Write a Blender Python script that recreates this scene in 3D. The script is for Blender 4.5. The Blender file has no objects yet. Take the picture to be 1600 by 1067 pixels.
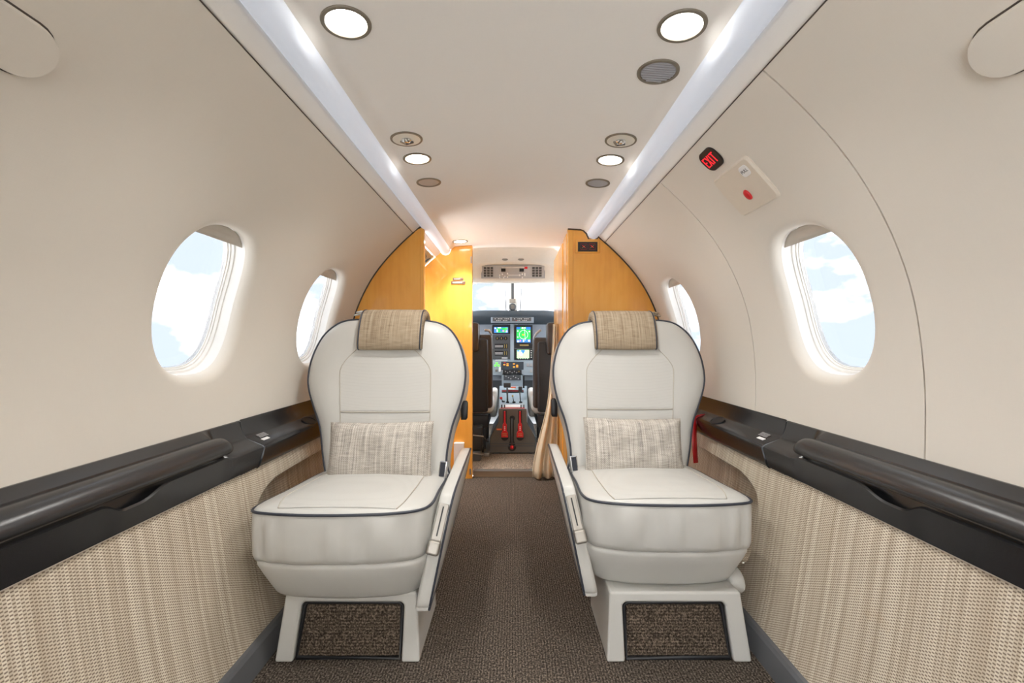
import bpy, bmesh, math, random
from mathutils import Vector, Matrix
random.seed(7)
S = bpy.context.scene
COL = S.collection

# ------------------------------------------------------------------ camera
F, CX, CY, CAMZ = 711.0, 802.0, 535.0, 0.82       # focal length and vanishing point in 1600x1067 pixels
cam_d = bpy.data.cameras.new('camera')
cam_d.sensor_width = 36.0
cam_d.lens = F / 1600.0 * 36.0
cam_d.shift_x = -(CX - 800.0) / 1600.0
cam_d.shift_y = (CY - 533.5) / 1600.0
cam_d.clip_start = 0.02
cam = bpy.data.objects.new('camera', cam_d)
COL.objects.link(cam)
cam.location = (0, 0, CAMZ)
cam.rotation_euler = (math.radians(90), 0, 0)
S.camera = cam

# ------------------------------------------------------------------ exposure
S.view_settings.view_transform = 'Standard'
S.view_settings.look = 'None'
S.view_settings.gamma = 1.0
S.view_settings.use_curve_mapping = False
S.view_settings.exposure = 0.62
LAMP_W = 1.1          # power of one ceiling downlight
TUBE_E = 0.25         # emission of the frosted wash-light tubes
S.cycles.max_bounces = 14
S.cycles.diffuse_bounces = 8
S.cycles.glossy_bounces = 5
S.cycles.transparent_max_bounces = 16
S.cycles.sample_clamp_indirect = 6.0

# ------------------------------------------------------------------ sky with bright clouds
W = bpy.data.worlds.new('sky'); S.world = W
W.use_nodes = True
nt = W.node_tree; nt.nodes.clear()
def wn(t): return nt.nodes.new(t)
tc = wn('ShaderNodeTexCoord'); mp = wn('ShaderNodeMapping')
mp.inputs['Scale'].default_value = (1.0, 1.0, 1.9); mp.inputs['Location'].default_value = (4.1, 3.3, 0.7)
nz = wn('ShaderNodeTexNoise'); nz.inputs['Scale'].default_value = 4.2; nz.inputs['Detail'].default_value = 7.0
nz.inputs['Roughness'].default_value = 0.52
rp = wn('ShaderNodeValToRGB')
rp.color_ramp.elements[0].position = 0.50; rp.color_ramp.elements[0].color = (0, 0, 0, 1)
rp.color_ramp.elements[1].position = 0.66; rp.color_ramp.elements[1].color = (1, 1, 1, 1)
mx = wn('ShaderNodeMix'); mx.data_type = 'RGBA'
mx.inputs[6].default_value = (0.68, 0.775, 0.92, 1); mx.inputs[7].default_value = (2.7, 2.71, 2.73, 1)
bg = wn('ShaderNodeBackground'); bg.inputs['Strength'].default_value = 5.5
wo = wn('ShaderNodeOutputWorld')
nt.links.new(tc.outputs['Generated'], mp.inputs['Vector']); nt.links.new(mp.outputs['Vector'], nz.inputs['Vector'])
# the cloud deck closes up towards and below the horizon
sepw = wn('ShaderNodeSeparateXYZ'); deck = wn('ShaderNodeMapRange'); addw = wn('ShaderNodeMath'); addw.operation = 'ADD'
deck.inputs['From Min'].default_value = 0.04; deck.inputs['From Max'].default_value = -0.30
deck.inputs['To Min'].default_value = 0.0; deck.inputs['To Max'].default_value = 0.22
nt.links.new(tc.outputs['Generated'], sepw.inputs[0]); nt.links.new(sepw.outputs['Z'], deck.inputs['Value'])
nt.links.new(nz.outputs['Fac'], addw.inputs[0]); nt.links.new(deck.outputs[0], addw.inputs[1])
nt.links.new(addw.outputs[0], rp.inputs['Fac']); nt.links.new(rp.outputs['Color'], mx.inputs[0])
nt.links.new(mx.outputs[2], bg.inputs['Color']); nt.links.new(bg.outputs['Background'], wo.inputs['Surface'])

# ------------------------------------------------------------------ helpers
def px(u, v, y):
    """a point of the place that lies y metres ahead of the camera on the ray of pixel (u, v)"""
    return ((u - CX) * y / F, y, CAMZ - (v - CY) * y / F)

def sm(a, b, x):
    t = max(0.0, min(1.0, (x - a) / (b - a)))
    return t * t * (3 - 2 * t)

def mesh_obj(name, verts, faces, mat, parent=None, smooth=True, bevel=0.0, bseg=2, subsurf=0, solid=0.0, local=False, merge=False, recalc=True):
    me = bpy.data.meshes.new(name)
    me.from_pydata([tuple(v) for v in verts], [], faces)
    if merge or recalc:
        bm = bmesh.new(); bm.from_mesh(me)
        if merge: bmesh.ops.remove_doubles(bm, verts=bm.verts, dist=1e-5)
        if recalc: bmesh.ops.recalc_face_normals(bm, faces=bm.faces)
        bm.to_mesh(me); bm.free()
    for p in me.polygons: p.use_smooth = smooth
    me.materials.append(mat)
    o = bpy.data.objects.new(name, me); COL.objects.link(o)
    if parent is not None: adopt(o, parent, local)
    if bevel:
        m = o.modifiers.new('bevel', 'BEVEL'); m.width = bevel; m.segments = bseg; m.limit_method = 'ANGLE'; m.angle_limit = math.radians(40)
        m.harden_normals = False
    if solid:
        m = o.modifiers.new('solid', 'SOLIDIFY'); m.thickness = solid; m.offset = 0
    if subsurf:
        m = o.modifiers.new('sub', 'SUBSURF'); m.levels = subsurf; m.render_levels = subsurf
    return o

def adopt(o, parent, local=False):
    o.parent = parent
    if not local: o.matrix_parent_inverse = parent.matrix_basis.inverted()

def smooth_by_angle(o, deg=35):
    me = o.data
    bm = bmesh.new(); bm.from_mesh(me)
    for e in bm.edges:
        if len(e.link_faces) == 2: e.smooth = e.calc_face_angle(0) < math.radians(deg)
    bm.to_mesh(me); bm.free()
    return o

def tag(o, label=None, cat=None, group=None, kind=None):
    if label: o['label'] = label
    if cat: o['category'] = cat
    if group: o['group'] = group
    if kind: o['kind'] = kind
    return o

def thing(name, label, cat, loc=(0, 0, 0), group=None, rot=None, kind=None):
    o = bpy.data.objects.new(name, None); COL.objects.link(o)
    o.empty_display_size = 0.05
    if rot is not None:
        o.matrix_basis = Matrix.Translation(loc) @ rot.to_4x4()
    else: o.location = loc; o.matrix_basis = Matrix.Translation(loc)
    return tag(o, label, cat, group, kind)

def box_vf(x0, x1, y0, y1, z0, z1):
    v = [(x0, y0, z0), (x1, y0, z0), (x1, y1, z0), (x0, y1, z0), (x0, y0, z1), (x1, y0, z1), (x1, y1, z1), (x0, y1, z1)]
    f = [(0, 3, 2, 1), (4, 5, 6, 7), (0, 1, 5, 4), (1, 2, 6, 5), (2, 3, 7, 6), (3, 0, 4, 7)]
    return v, f

def box(name, x0, x1, y0, y1, z0, z1, mat, parent=None, bevel=0.003, bseg=2, local=False):
    v, f = box_vf(min(x0, x1), max(x0, x1), min(y0, y1), max(y0, y1), min(z0, z1), max(z0, z1))
    return mesh_obj(name, v, f, mat, parent, smooth=False, bevel=bevel, bseg=bseg, local=local)

def obox(name, c, ax, ay, az, hx, hy, hz, mat, parent=None, bevel=0.002, local=False, bseg=2):
    """oriented box: centre, three unit axes, half sizes"""
    c, ax, ay, az = Vector(c), Vector(ax), Vector(ay), Vector(az)
    v, f = box_vf(-hx, hx, -hy, hy, -hz, hz)
    v = [c + ax * p[0] + ay * p[1] + az * p[2] for p in v]
    return mesh_obj(name, v, f, mat, parent, smooth=False, bevel=bevel, bseg=bseg, local=local)

def rings_vf(rings, closed=True, cap0=False, cap1=False, wrap=False):
    n = len(rings[0]); v = [p for r in rings for p in r]; f = []
    R = len(rings)
    for i in range(R if wrap else R - 1):
        a, b = i * n, ((i + 1) % R) * n
        for j in range(n if closed else n - 1):
            k = (j + 1) % n
            f.append((a + j, a + k, b + k, b + j))
    if cap0: f.append(tuple(range(n - 1, -1, -1)))
    if cap1: f.append(tuple((R - 1) * n + j for j in range(n)))
    return v, f

def lathe(name, prof, mat, parent=None, n=32, local=True, smooth=True):
    rings = [[(r * math.cos(2 * math.pi * k / n), r * math.sin(2 * math.pi * k / n), z) for k in range(n)] for r, z in prof]
    v, f = rings_vf(rings, True, prof[0][0] > 1e-6, prof[-1][0] > 1e-6)
    o = mesh_obj(name, v, f, mat, parent, smooth=smooth, local=local, merge=True)
    return smooth_by_angle(o, 40)

def tube(name, pts, r, mat, parent=None, n=8, closed=False, local=False):
    pts = [Vector(p) for p in pts]; N = len(pts); rings = []
    up = None
    for i, p in enumerate(pts):
        if closed: t = pts[(i + 1) % N] - pts[i - 1]
        else: t = pts[min(i + 1, N - 1)] - pts[max(i - 1, 0)]
        t.normalize()
        if up is None:
            up = Vector((0, 0, 1)) if abs(t.z) < 0.9 else Vector((1, 0, 0))
        up = (up - t * up.dot(t)).normalized()
        w = t.cross(up)
        rr = r[i] if isinstance(r, (list, tuple)) else r
        rings.append([p + (up * math.cos(2 * math.pi * k / n) + w * math.sin(2 * math.pi * k / n)) * rr for k in range(n)])
    v, f = rings_vf(rings, True, not closed, not closed, wrap=closed)
    return mesh_obj(name, v, f, mat, parent, local=local)

def catmull(P, n, closed=False):
    P = [Vector(p) for p in P]; out = []; N = len(P)
    segs = N if closed else N - 1
    for i in range(segs):
        if closed: a, b, c, d = P[i - 1], P[i], P[(i + 1) % N], P[(i + 2) % N]
        else:
            b, c = P[i], P[i + 1]
            a = P[i - 1] if i > 0 else b * 2 - c
            d = P[i + 2] if i + 2 < N else c * 2 - b
        for k in range(n):
            t = k / n
            out.append(0.5 * ((2 * b) + (c - a) * t + (2 * a - 5 * b + 4 * c - d) * t * t + (3 * b - a - 3 * c + d) * t ** 3))
    if not closed: out.append(P[-1])
    return out

def prism(name, poly, axis_y0, axis_y1, mat, parent=None, bevel=0.002, local=False):
    """polygon in (x, z) extruded along y"""
    n = len(poly)
    v = [(p[0], axis_y0, p[1]) for p in poly] + [(p[0], axis_y1, p[1]) for p in poly]
    f = [tuple(range(n)), tuple(range(2 * n - 1, n - 1, -1))] + [(i, n + i, n + (i + 1) % n, (i + 1) % n) for i in range(n)]
    return mesh_obj(name, v, f, mat, parent, smooth=False, bevel=bevel, local=local)

def text(name, body, size, origin, right, up, mat, parent=None, local=False, ext=0.0003, xs=1.0):
    cu = bpy.data.curves.new(name, 'FONT'); cu.body = body; cu.size = size; cu.extrude = ext
    cu.align_x = 'CENTER'; cu.align_y = 'CENTER'
    tmp = bpy.data.objects.new(name, cu); COL.objects.link(tmp)
    dg = bpy.context.evaluated_depsgraph_get()
    me = bpy.data.meshes.new_from_object(tmp.evaluated_get(dg))
    bpy.data.objects.remove(tmp); 
    r = Vector(right).normalized(); u = Vector(up).normalized(); n = r.cross(u)
    M = Matrix((r * xs, u, n)).transposed().to_4x4(); M.translation = Vector(origin)
    me.transform(M); me.materials.clear(); me.materials.append(mat)
    o = bpy.data.objects.new(name, me); COL.objects.link(o)
    if parent is not None: adopt(o, parent, local)
    return o

# ------------------------------------------------------------------ materials
def srgb(r, g, b):
    def c(x):
        x /= 255.0
        return x / 12.92 if x <= 0.04045 else ((x + 0.055) / 1.055) ** 2.4
    return (c(r), c(g), c(b), 1.0)

class Mat:
    def __init__(s, name):
        s.m = bpy.data.materials.new(name); s.m.use_nodes = True
        s.t = s.m.node_tree; s.b = s.t.nodes['Principled BSDF']
        s._co = None
    def n(s, t, **kw):
        o = s.t.nodes.new(t)
        for k, v in kw.items(): setattr(o, k, v)
        return o
    def l(s, a, b): s.t.links.new(a, b)
    def co(s):
        if s._co is None:
            g = s.n('ShaderNodeNewGeometry'); s._co = g.outputs['Position']
        return s._co
    def mapped(s, sc, rot=(0, 0, 0), loc=(0, 0, 0)):
        m = s.n('ShaderNodeMapping'); m.inputs['Scale'].default_value = sc; m.inputs['Rotation'].default_value = rot; m.inputs['Location'].default_value = loc
        s.l(s.co(), m.inputs['Vector']); return m.outputs['Vector']
    def noise(s, vec, scale=1.0, detail=3.0, rough=0.5):
        n = s.n('ShaderNodeTexNoise'); n.inputs['Scale'].default_value = scale; n.inputs['Detail'].default_value = detail; n.inputs['Roughness'].default_value = rough
        s.l(vec, n.inputs['Vector']); return n.outputs['Fac']
    def ramp(s, fac, stops):
        r = s.n('ShaderNodeValToRGB'); e = r.color_ramp.elements
        while len(e) < len(stops): e.new(0.5)
        for i, (p, c) in enumerate(stops): e[i].position = p; e[i].color = c
        s.l(fac, r.inputs['Fac']); return r.outputs['Color']
    def math(s, op, a, b=None):
        m = s.n('ShaderNodeMath', operation=op)
        for i, x in enumerate((a, b)):
            if x is None: continue
            if isinstance(x, (int, float)): m.inputs[i].default_value = x
            else: s.l(x, m.inputs[i])
        return m.outputs[0]
    def mix(s, fac, a, b, mode='MIX'):
        m = s.n('ShaderNodeMix', data_type='RGBA', blend_type=mode)
        for i, x in ((0, fac), (6, a), (7, b)):
            if isinstance(x, (int, float, tuple)): m.inputs[i].default_value = x
            else: s.l(x, m.inputs[i])
        return m.outputs[2]
    def bump(s, h, strength=0.2, dist=0.002):
        b = s.n('ShaderNodeBump'); b.inputs['Strength'].default_value = strength; b.inputs['Distance'].default_value = dist
        s.l(h, b.inputs['Height']); s.l(b.outputs['Normal'], s.b.inputs['Normal'])
    def set(s, col=None, rough=0.5, metal=0.0, spec=0.5, coat=0.0, emit=None, es=0.0):
        if col is not None:
            if isinstance(col, tuple): s.b.inputs['Base Color'].default_value = col
            else: s.l(col, s.b.inputs['Base Color'])
        s.b.inputs['Roughness'].default_value = rough; s.b.inputs['Metallic'].default_value = metal
        s.b.inputs['Specular IOR Level'].default_value = spec; s.b.inputs['Coat Weight'].default_value = coat
        s.b.inputs['Coat Roughness'].default_value = 0.04
        if emit: s.b.inputs['Emission Color'].default_value = emit; s.b.inputs['Emission Strength'].default_value = es
        return s

def plain(name, col, rough=0.5, metal=0.0, spec=0.5, coat=0.0, emit=None, es=0.0):
    """plain paint or plastic with a trace of uneven tone"""
    m = Mat(name)
    f = m.noise(m.mapped((40, 40, 40)), 1.0, 2.0)
    c2 = tuple(x * 0.93 for x in col[:3]) + (1.0,)
    m.set(m.mix(f, c2, col), rough, metal, spec, coat, emit, es)
    return m.m

# upholstered headliner and sidewall cloth
def cloth_wall(name, c1, c2):
    m = Mat(name)
    big = m.noise(m.mapped((1.3, 1.3, 1.3)), 1.0, 2.0)
    a = m.noise(m.mapped((60, 700, 60)), 1.0, 2.0); b = m.noise(m.mapped((700, 60, 700)), 1.0, 2.0)
    w = m.math('MULTIPLY', m.math('ADD', a, b), 0.5)
    col = m.mix(big, c1, c2)
    col = m.mix(m.math('MULTIPLY', w, 0.16), col, tuple(x * 0.72 for x in c1[:3]) + (1,))
    m.set(col, 0.85, spec=0.15); m.bump(w, 0.12, 0.001)
    return m.m
M_WALL = cloth_wall('wall_cloth', (0.755, 0.705, 0.63, 1), (0.765, 0.72, 0.65, 1))
M_CEIL = cloth_wall('headliner', (0.91, 0.895, 0.865, 1), (0.92, 0.905, 0.875, 1))

def weave_panel():
    m = Mat('woven_side_panel')
    sep = m.n('ShaderNodeSeparateXYZ'); m.l(m.co(), sep.inputs[0])
    com = m.n('ShaderNodeCombineXYZ'); m.l(sep.outputs['Z'], com.inputs[0]); m.l(sep.outputs['Y'], com.inputs[1])
    yc = m.math('DIVIDE', sep.outputs['Y'], 0.0056)
    colid = m.math('FLOOR', yc); fy = m.math('FRACT', yc)
    zc = m.math('ADD', m.math('DIVIDE', sep.outputs['Z'], 0.0056), m.math('MULTIPLY', colid, 0.5))
    fz = m.math('FRACT', zc)
    dz = m.math('SUBTRACT', 1.0, m.math('ABSOLUTE', m.math('DIVIDE', m.math('SUBTRACT', fz, 0.5), 0.26)))
    dy = m.math('SUBTRACT', 1.0, m.math('ABSOLUTE', m.math('DIVIDE', m.math('SUBTRACT', fy, 0.5), 0.48)))
    dash = m.math('MINIMUM', m.math('MULTIPLY', m.math('MAXIMUM', dz, 0.0), 2.5), m.math('MULTIPLY', m.math('MAXIMUM', dy, 0.0), 3.0))
    dash = m.math('MINIMUM', dash, 1.0)
    wn_ = m.n('ShaderNodeTexWhiteNoise', noise_dimensions='1D'); m.l(colid, wn_.inputs['W'])
    yarn = m.mix(wn_.outputs['Value'], (0.62, 0.535, 0.415, 1), (0.82, 0.745, 0.615, 1))
    st = m.noise(m.mapped((1, 110, 1.6)), 1.0, 3.0, 0.7)
    yarn = m.mix(m.ramp(st, [(0.4, (0, 0, 0, 1)), (0.75, (0.45, 0.45, 0.45, 1))]), yarn, (0.38, 0.29, 0.20, 1))
    col = m.mix(m.math('MULTIPLY', dash, 0.85), yarn, (0.17, 0.12, 0.085, 1))
    stain = m.noise(m.mapped((2, 5, 9)), 1.0, 4.0)
    col = m.mix(m.ramp(stain, [(0.66, (0, 0, 0, 1)), (0.80, (0.3, 0.3, 0.3, 1))]), col, (0.5, 0.30, 0.12, 1))
    m.set(col, 0.75, spec=0.2); m.bump(m.math('SUBTRACT', 1.0, dash), 0.35, 0.001)
    return m.m
M_WEAVE = weave_panel()

def tweed(name, warm):
    m = Mat(name)
    a = m.noise(m.mapped((300, 0, 5)), 1.0, 2.0, 0.6)
    b = m.noise(m.mapped((30, 60, 330)), 1.0, 2.0, 0.6)
    if warm: cs = [(0.31, (0.19, 0.135, 0.085, 1)), (0.5, (0.40, 0.315, 0.215, 1)), (0.68, (0.55, 0.46, 0.34, 1))]
    else: cs = [(0.32, (0.24, 0.225, 0.215, 1)), (0.47, (0.49, 0.45, 0.395, 1)), (0.66, (0.74, 0.70, 0.63, 1))]
    col = m.ramp(m.math('ADD', m.math('MULTIPLY', a, 0.64), m.math('MULTIPLY', b, 0.36)), cs)
    sep = m.n('ShaderNodeSeparateXYZ'); m.l(m.co(), sep.inputs[0])
    gx = m.math('SINE', m.math('MULTIPLY', sep.outputs['X'], 1000)); gz = m.math('SINE', m.math('MULTIPLY', sep.outputs['Z'], 1000))
    g = m.math('ADD', m.math('MULTIPLY', m.math('MULTIPLY', gx, gz), 0.5), 0.5)
    col = m.mix(m.math('MULTIPLY', g, 0.35), col, (0.12, 0.10, 0.09, 1))
    m.set(col, 0.9, spec=0.1); m.bump(g, 0.4, 0.001)
    return m.m
M_TWEED = tweed('grey_tweed', False); M_TWEEDW = tweed('tan_tweed', True)

def carpet(name, c, rib='X'):
    m = Mat(name)
    a = m.noise(m.mapped((240, 170, 200)), 1.0, 2.0, 0.7)
    sep = m.n('ShaderNodeSeparateXYZ'); m.l(m.co(), sep.inputs[0])
    rows = m.math('ADD', m.math('MULTIPLY', m.math('SINE', m.math('MULTIPLY', sep.outputs[rib], 800)), 0.5), 0.5)
    v = m.math('ADD', m.math('MULTIPLY', a, 0.92), m.math('MULTIPLY', rows, 0.08))
    col = m.ramp(v, [(0.34, tuple(x * 0.22 for x in c) + (1,)), (0.5, c + (1,)), (0.66, tuple(min(1, x * 3.2) for x in c) + (1,))])
    big = m.noise(m.mapped((5, 5, 5)), 1.0, 3.0)
    col = m.mix(m.math('MULTIPLY', big, 0.3), col, tuple(x * 0.6 for x in c) + (1,))
    m.set(col, 0.95, spec=0.05); m.bump(v, 0.8, 0.004)
    return m.m
M_CARPET = carpet('brown_carpet', (0.085, 0.070, 0.057))
M_CARPETD = carpet('dark_carpet_inset', (0.085, 0.066, 0.05), 'Z')
M_CARPETC = carpet('cockpit_carpet', (0.24, 0.20, 0.16))

def leather(name, c, perf=False, rough=0.42, grain=True):
    m = Mat(name)
    soft = m.noise(m.mapped((9, 9, 9)), 1.0, 3.0)
    col = m.mix(soft, c, tuple(x * 0.93 for x in c[:3]) + (1,))
    g = m.noise(m.mapped((500, 500, 500)), 1.0, 2.0)
    fold = m.noise(m.mapped((14, 14, 5)), 1.0, 2.0, 0.4)
    h = m.math('ADD', m.math('MULTIPLY', g, 0.05), m.math('MULTIPLY', fold, 1.0))
    if perf:
        vo = m.n('ShaderNodeTexVoronoi'); vo.feature = 'F1'; vo.inputs['Scale'].default_value = 260; vo.inputs['Randomness'].default_value = 0.0
        m.l(m.co(), vo.inputs['Vector'])
        d = m.ramp(vo.outputs['Distance'], [(0.16, (1, 1, 1, 1)), (0.30, (0, 0, 0, 1))])
        col = m.mix(m.math('MULTIPLY', d, 0.35), col, (0.30, 0.28, 0.25, 1))
    m.set(col, rough, spec=0.4); m.bump(h, 0.35, 0.006)
    return m.m
CREAM = (0.56, 0.553, 0.522, 1)
M_LEATHER = leather('cream_leather', CREAM)
M_PERF = leather('perforated_leather', CREAM, True)
M_CURT = leather('curtain_leather', (0.72, 0.62, 0.46, 1), rough=0.6)
M_PIPE = plain('navy_piping', (0.035, 0.04, 0.055, 1), 0.4)
M_SEAM = plain('stitch_thread', (0.50, 0.46, 0.39, 1), 0.8)

def black_leather():
    m = Mat('black_leather')
    g = m.noise(m.mapped((260, 260, 260)), 1.0, 3.0, 0.6)
    w = m.noise(m.mapped((6, 6, 6)), 1.0, 3.0)
    m.set(m.mix(w, (0.011, 0.011, 0.013, 1), (0.018, 0.018, 0.020, 1)), 0.27, spec=0.7); m.bump(g, 0.10, 0.001)
    return m.m
M_BLACK = black_leather()

def wood():
    m = Mat('honey_maple_veneer')
    a = m.noise(m.mapped((55, 55, 3.0)), 1.0, 5.0, 0.6)
    b = m.noise(m.mapped((5, 5, 2.2)), 1.0, 4.0, 0.6)
    v = m.math('ADD', m.math('MULTIPLY', a, 0.25), m.math('MULTIPLY', b, 0.75))
    col = m.ramp(v, [(0.30, (0.72, 0.31, 0.045, 1)), (0.5, (0.84, 0.40, 0.065, 1)), (0.72, (0.90, 0.49, 0.10, 1))])
    m.set(col, 0.35, spec=0.4, coat=0.7)
    return m.m
M_WOOD = wood()
M_TRIMD = plain('dark_bronze_edge', (0.06, 0.045, 0.032, 1), 0.5)
M_BASE = plain('grey_baseboard', (0.13, 0.135, 0.145, 1), 0.45)
M_WHITE = plain('white_window_plastic', (0.86, 0.84, 0.80, 1), 0.45)
M_SHADE = plain('window_shade', (0.62, 0.57, 0.50, 1), 0.5)
M_RING = plain('taupe_trim_ring', (0.21, 0.185, 0.145, 1), 0.45, 0.2)
M_STEEL = plain('brushed_steel', (0.36, 0.335, 0.30, 1), 0.42, 0.8)
M_CHROME = plain('chrome', (0.75, 0.75, 0.75, 1), 0.15, 1.0)
M_BEIGE = plain('beige_plastic', (0.74, 0.67, 0.57, 1), 0.5)
M_PLATE = plain('cream_cockpit_liner', (0.76, 0.74, 0.68, 1), 0.6)
M_BLUEGREY = plain('blue_grey_panel', (0.23, 0.275, 0.325, 1), 0.5)
M_LBLUE = plain('light_blue_grey_panel', (0.35, 0.425, 0.48, 1), 0.5)
M_DGREY = plain('dark_grey_paint', (0.075, 0.08, 0.085, 1), 0.45)
M_GLARE = plain('glareshield_dark', (0.045, 0.06, 0.075, 1), 0.6)
M_BLK = plain('matte_black', (0.012, 0.012, 0.014, 1), 0.45)
M_CONS = plain('olive_grey_console', (0.115, 0.105, 0.09, 1), 0.5)
M_RED = plain('red_paint', (0.62, 0.012, 0.016, 1), 0.35)
M_ORANGE = plain('orange_label', (0.9, 0.16, 0.05, 1), 0.5)
M_LABEL = plain('white_label', (0.85, 0.85, 0.85, 1), 0.5)
M_PRINT = plain('grey_print', (0.42, 0.42, 0.42, 1), 0.6)
M_FLEECE = plain('white_fleece', (0.82, 0.80, 0.76, 1), 0.95)
M_DLEATHER = plain('dark_brown_seat_leather', (0.045, 0.032, 0.026, 1), 0.38)
M_FABGREY = plain('grey_speaker_cloth', (0.42, 0.43, 0.46, 1), 0.8)
M_FABPINK = plain('beige_speaker_cloth', (0.58, 0.50, 0.44, 1), 0.8)
M_FRAMEGREY = plain('grey_door_frame', (0.36, 0.38, 0.40, 1), 0.35, 0.4)
M_RUBBER = plain('black_rubber', (0.02, 0.02, 0.022, 1), 0.6)
M_BROWNST = plain('bronze_step', (0.30, 0.22, 0.15, 1), 0.35, 0.3)
M_SIGN = plain('dark_sign_face', (0.018, 0.012, 0.010, 1), 0.3)
def glow(name, c, s): return plain(name, tuple(min(1, x) for x in c) + (1,), 0.5, emit=c + (1,), es=s)
M_LENS = glow('lit_lens', (1.0, 0.97, 0.92), 12.0)
M_REDGLOW = glow('red_lit_letters', (1.0, 0.015, 0.03), 0.62)
M_GREENSCR = glow('green_screen', (0.02, 0.42, 0.07), 0.9)
M_BLUESCR = glow('blue_screen', (0.03, 0.16, 0.50), 0.8)
M_WHITESCR = glow('white_screen_marks', (0.85, 0.95, 0.95), 0.8)
M_MAPSCR = glow('pale_green_map', (0.42, 0.75, 0.35), 0.75)
M_MAGSCR = glow('magenta_marks', (0.8, 0.2, 0.7), 0.7)
M_AMBER = glow('amber_lights', (1.0, 0.36, 0.03), 0.85)
M_GREENLT = glow('green_gear_lights', (0.15, 0.95, 0.08), 0.9)
M_DIMAMBER = plain('gauge_amber', (0.45, 0.33, 0.10, 1), 0.5)

def tube_mat():
    m = Mat('frosted_light_tube')
    m.set((0.62, 0.66, 0.72, 1), 0.5, spec=0.3, emit=(0.60, 0.66, 0.78, 1), es=TUBE_E)
    w = m.noise(m.mapped((900, 900, 900)), 1.0, 1.0); m.bump(w, 0.15, 0.0008)
    return m.m
M_TUBE = tube_mat()

def glass(name, tint):
    m = bpy.data.materials.new(name); m.use_nodes = True
    t = m.node_tree; t.nodes.clear()
    tr = t.nodes.new('ShaderNodeBsdfTransparent'); tr.inputs[0].default_value = tint
    gl = t.nodes.new('ShaderNodeBsdfGlossy'); gl.inputs['Roughness'].default_value = 0.03
    mx_ = t.nodes.new('ShaderNodeMixShader'); o = t.nodes.new('ShaderNodeOutputMaterial')
    mx_.inputs[0].default_value = 0.03
    t.links.new(tr.outputs[0], mx_.inputs[1]); t.links.new(gl.outputs[0], mx_.inputs[2])
    t.links.new(mx_.outputs[0], o.inputs['Surface'])
    return m
M_GLASS = glass('tinted_acrylic', (0.388, 0.389, 0.391, 1))  # grey tint added to dim the strong sky seen through the panes
M_CLEAR = glass('clear_acrylic', (0.95, 0.95, 0.95, 1))

# ------------------------------------------------------------------ the cabin section
Y_AFT, Y_LB, Y_RB, Y_LP, Y_DOOR = -2.9, 2.127, 2.33, 2.737, 2.79
Y_OPENING = -1.50        # forward edge of an unseen opening added to the left wall for daylight
UP = catmull([(0.772, 0.0, 0.50), (0.775, 0.0, 0.598), (0.776, 0.0, 0.716), (0.767, 0.0, 0.8285), (0.747, 0.0, 0.931), (0.708, 0.0, 1.035),
              (0.65, 0.0, 1.138), (0.5746, 0.0, 1.232), (0.47, 0.0, 1.333), (0.40, 0.0, 1.375)], 24)
_s = [0.0]
for i in range(1, len(UP)): _s.append(_s[-1] + (UP[i] - UP[i - 1]).length)
_i0 = 24; S0 = _s[_i0]; _s = [x - S0 for x in _s]         # s = 0 at the rail top, measured up along the wall
S_TOP = _s[24 * 8]                                           # the seam below the headliner
def prof(s):
    lo, hi = 0, len(_s) - 1
    while hi - lo > 1:
        mid = (lo + hi) // 2
        if _s[mid] <= s: lo = mid
        else: hi = mid
    t = (s - _s[lo]) / (_s[hi] - _s[lo])
    p = UP[lo].lerp(UP[hi], t)
    i = max(1, min(len(UP) - 2, lo + (1 if t > .5 else 0)))
    d = (UP[i + 1] - UP[i - 1]).normalized()
    return p, Vector((d.z, 0, -d.x)), d                      # point, outward normal (right side), up tangent
def wall_pt(side):
    def f(y, s, off):
        p, n, d = prof(s); q = p + n * off
        return (side * q.x, y, q.z)
    return f
def s_at_z(z):
    s = -0.05
    while prof(s)[0].z < z and s < S_TOP + .05: s += 0.002
    return s
LOW = [(0.656, 0.066), (0.672, 0.14), (0.690, 0.24), (0.706, 0.34), (0.718, 0.42), (0.728, 0.476)]
def low_x(z):
    for (x0, z0), (x1, z1) in zip(LOW, LOW[1:]):
        if z <= z1: return x0 + (x1 - x0) * (z - z0) / (z1 - z0)
    return LOW[-1][0]
def low_pt(side):
    def f(y, z, off): return (side * (low_x(z) + off), y, z)
    return f
def ceil_z(x): return CAMZ + 0.592 - 0.010 * (abs(x) / 0.30) ** 2 - 0.018 * sm(.352, .378, abs(x))

def hole_pt(hole, th):
    yc, sc, a, b, n = hole
    c, s = math.cos(th), math.sin(th)
    return (yc + a * math.copysign(abs(c) ** (2 / n), c), sc + b * math.copysign(abs(s) ** (2 / n), s))

def cell(pt, y0, y1, s0, s1, hole, R, ny=18, ns=26):
    B = [(y0 + (y1 - y0) * i / ny, s0) for i in range(ny)] + [(y1, s0 + (s1 - s0) * i / ns) for i in range(ns)] + \
        [(y1 - (y1 - y0) * i / ny, s1) for i in range(ny)] + [(y0, s1 - (s1 - s0) * i / ns) for i in range(ns)]
    rings = [[] for _ in range(15)]
    for q in B:
        th = math.atan2((q[1] - hole[1]) / hole[3], (q[0] - hole[0]) / hole[2])
        h = hole_pt(hole, th)
        dy, ds = q[0] - h[0], q[1] - h[1]; L = math.hypot(dy, ds); r = min(R, L * .85)
        dists = [r * k for k in (0, .04, .1, .2, .33, .5, .72, 1)] + [r + (L - r) * k / 7 for k in range(1, 8)]
        for k, d in enumerate(dists):
            off = r - math.sqrt(max(0, r * r - (r - d) ** 2)) if d < r else 0.0
            rings[k].append(pt(h[0] + dy * d / L, h[1] + ds * d / L, off))
    return rings_vf(rings, True)

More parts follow.
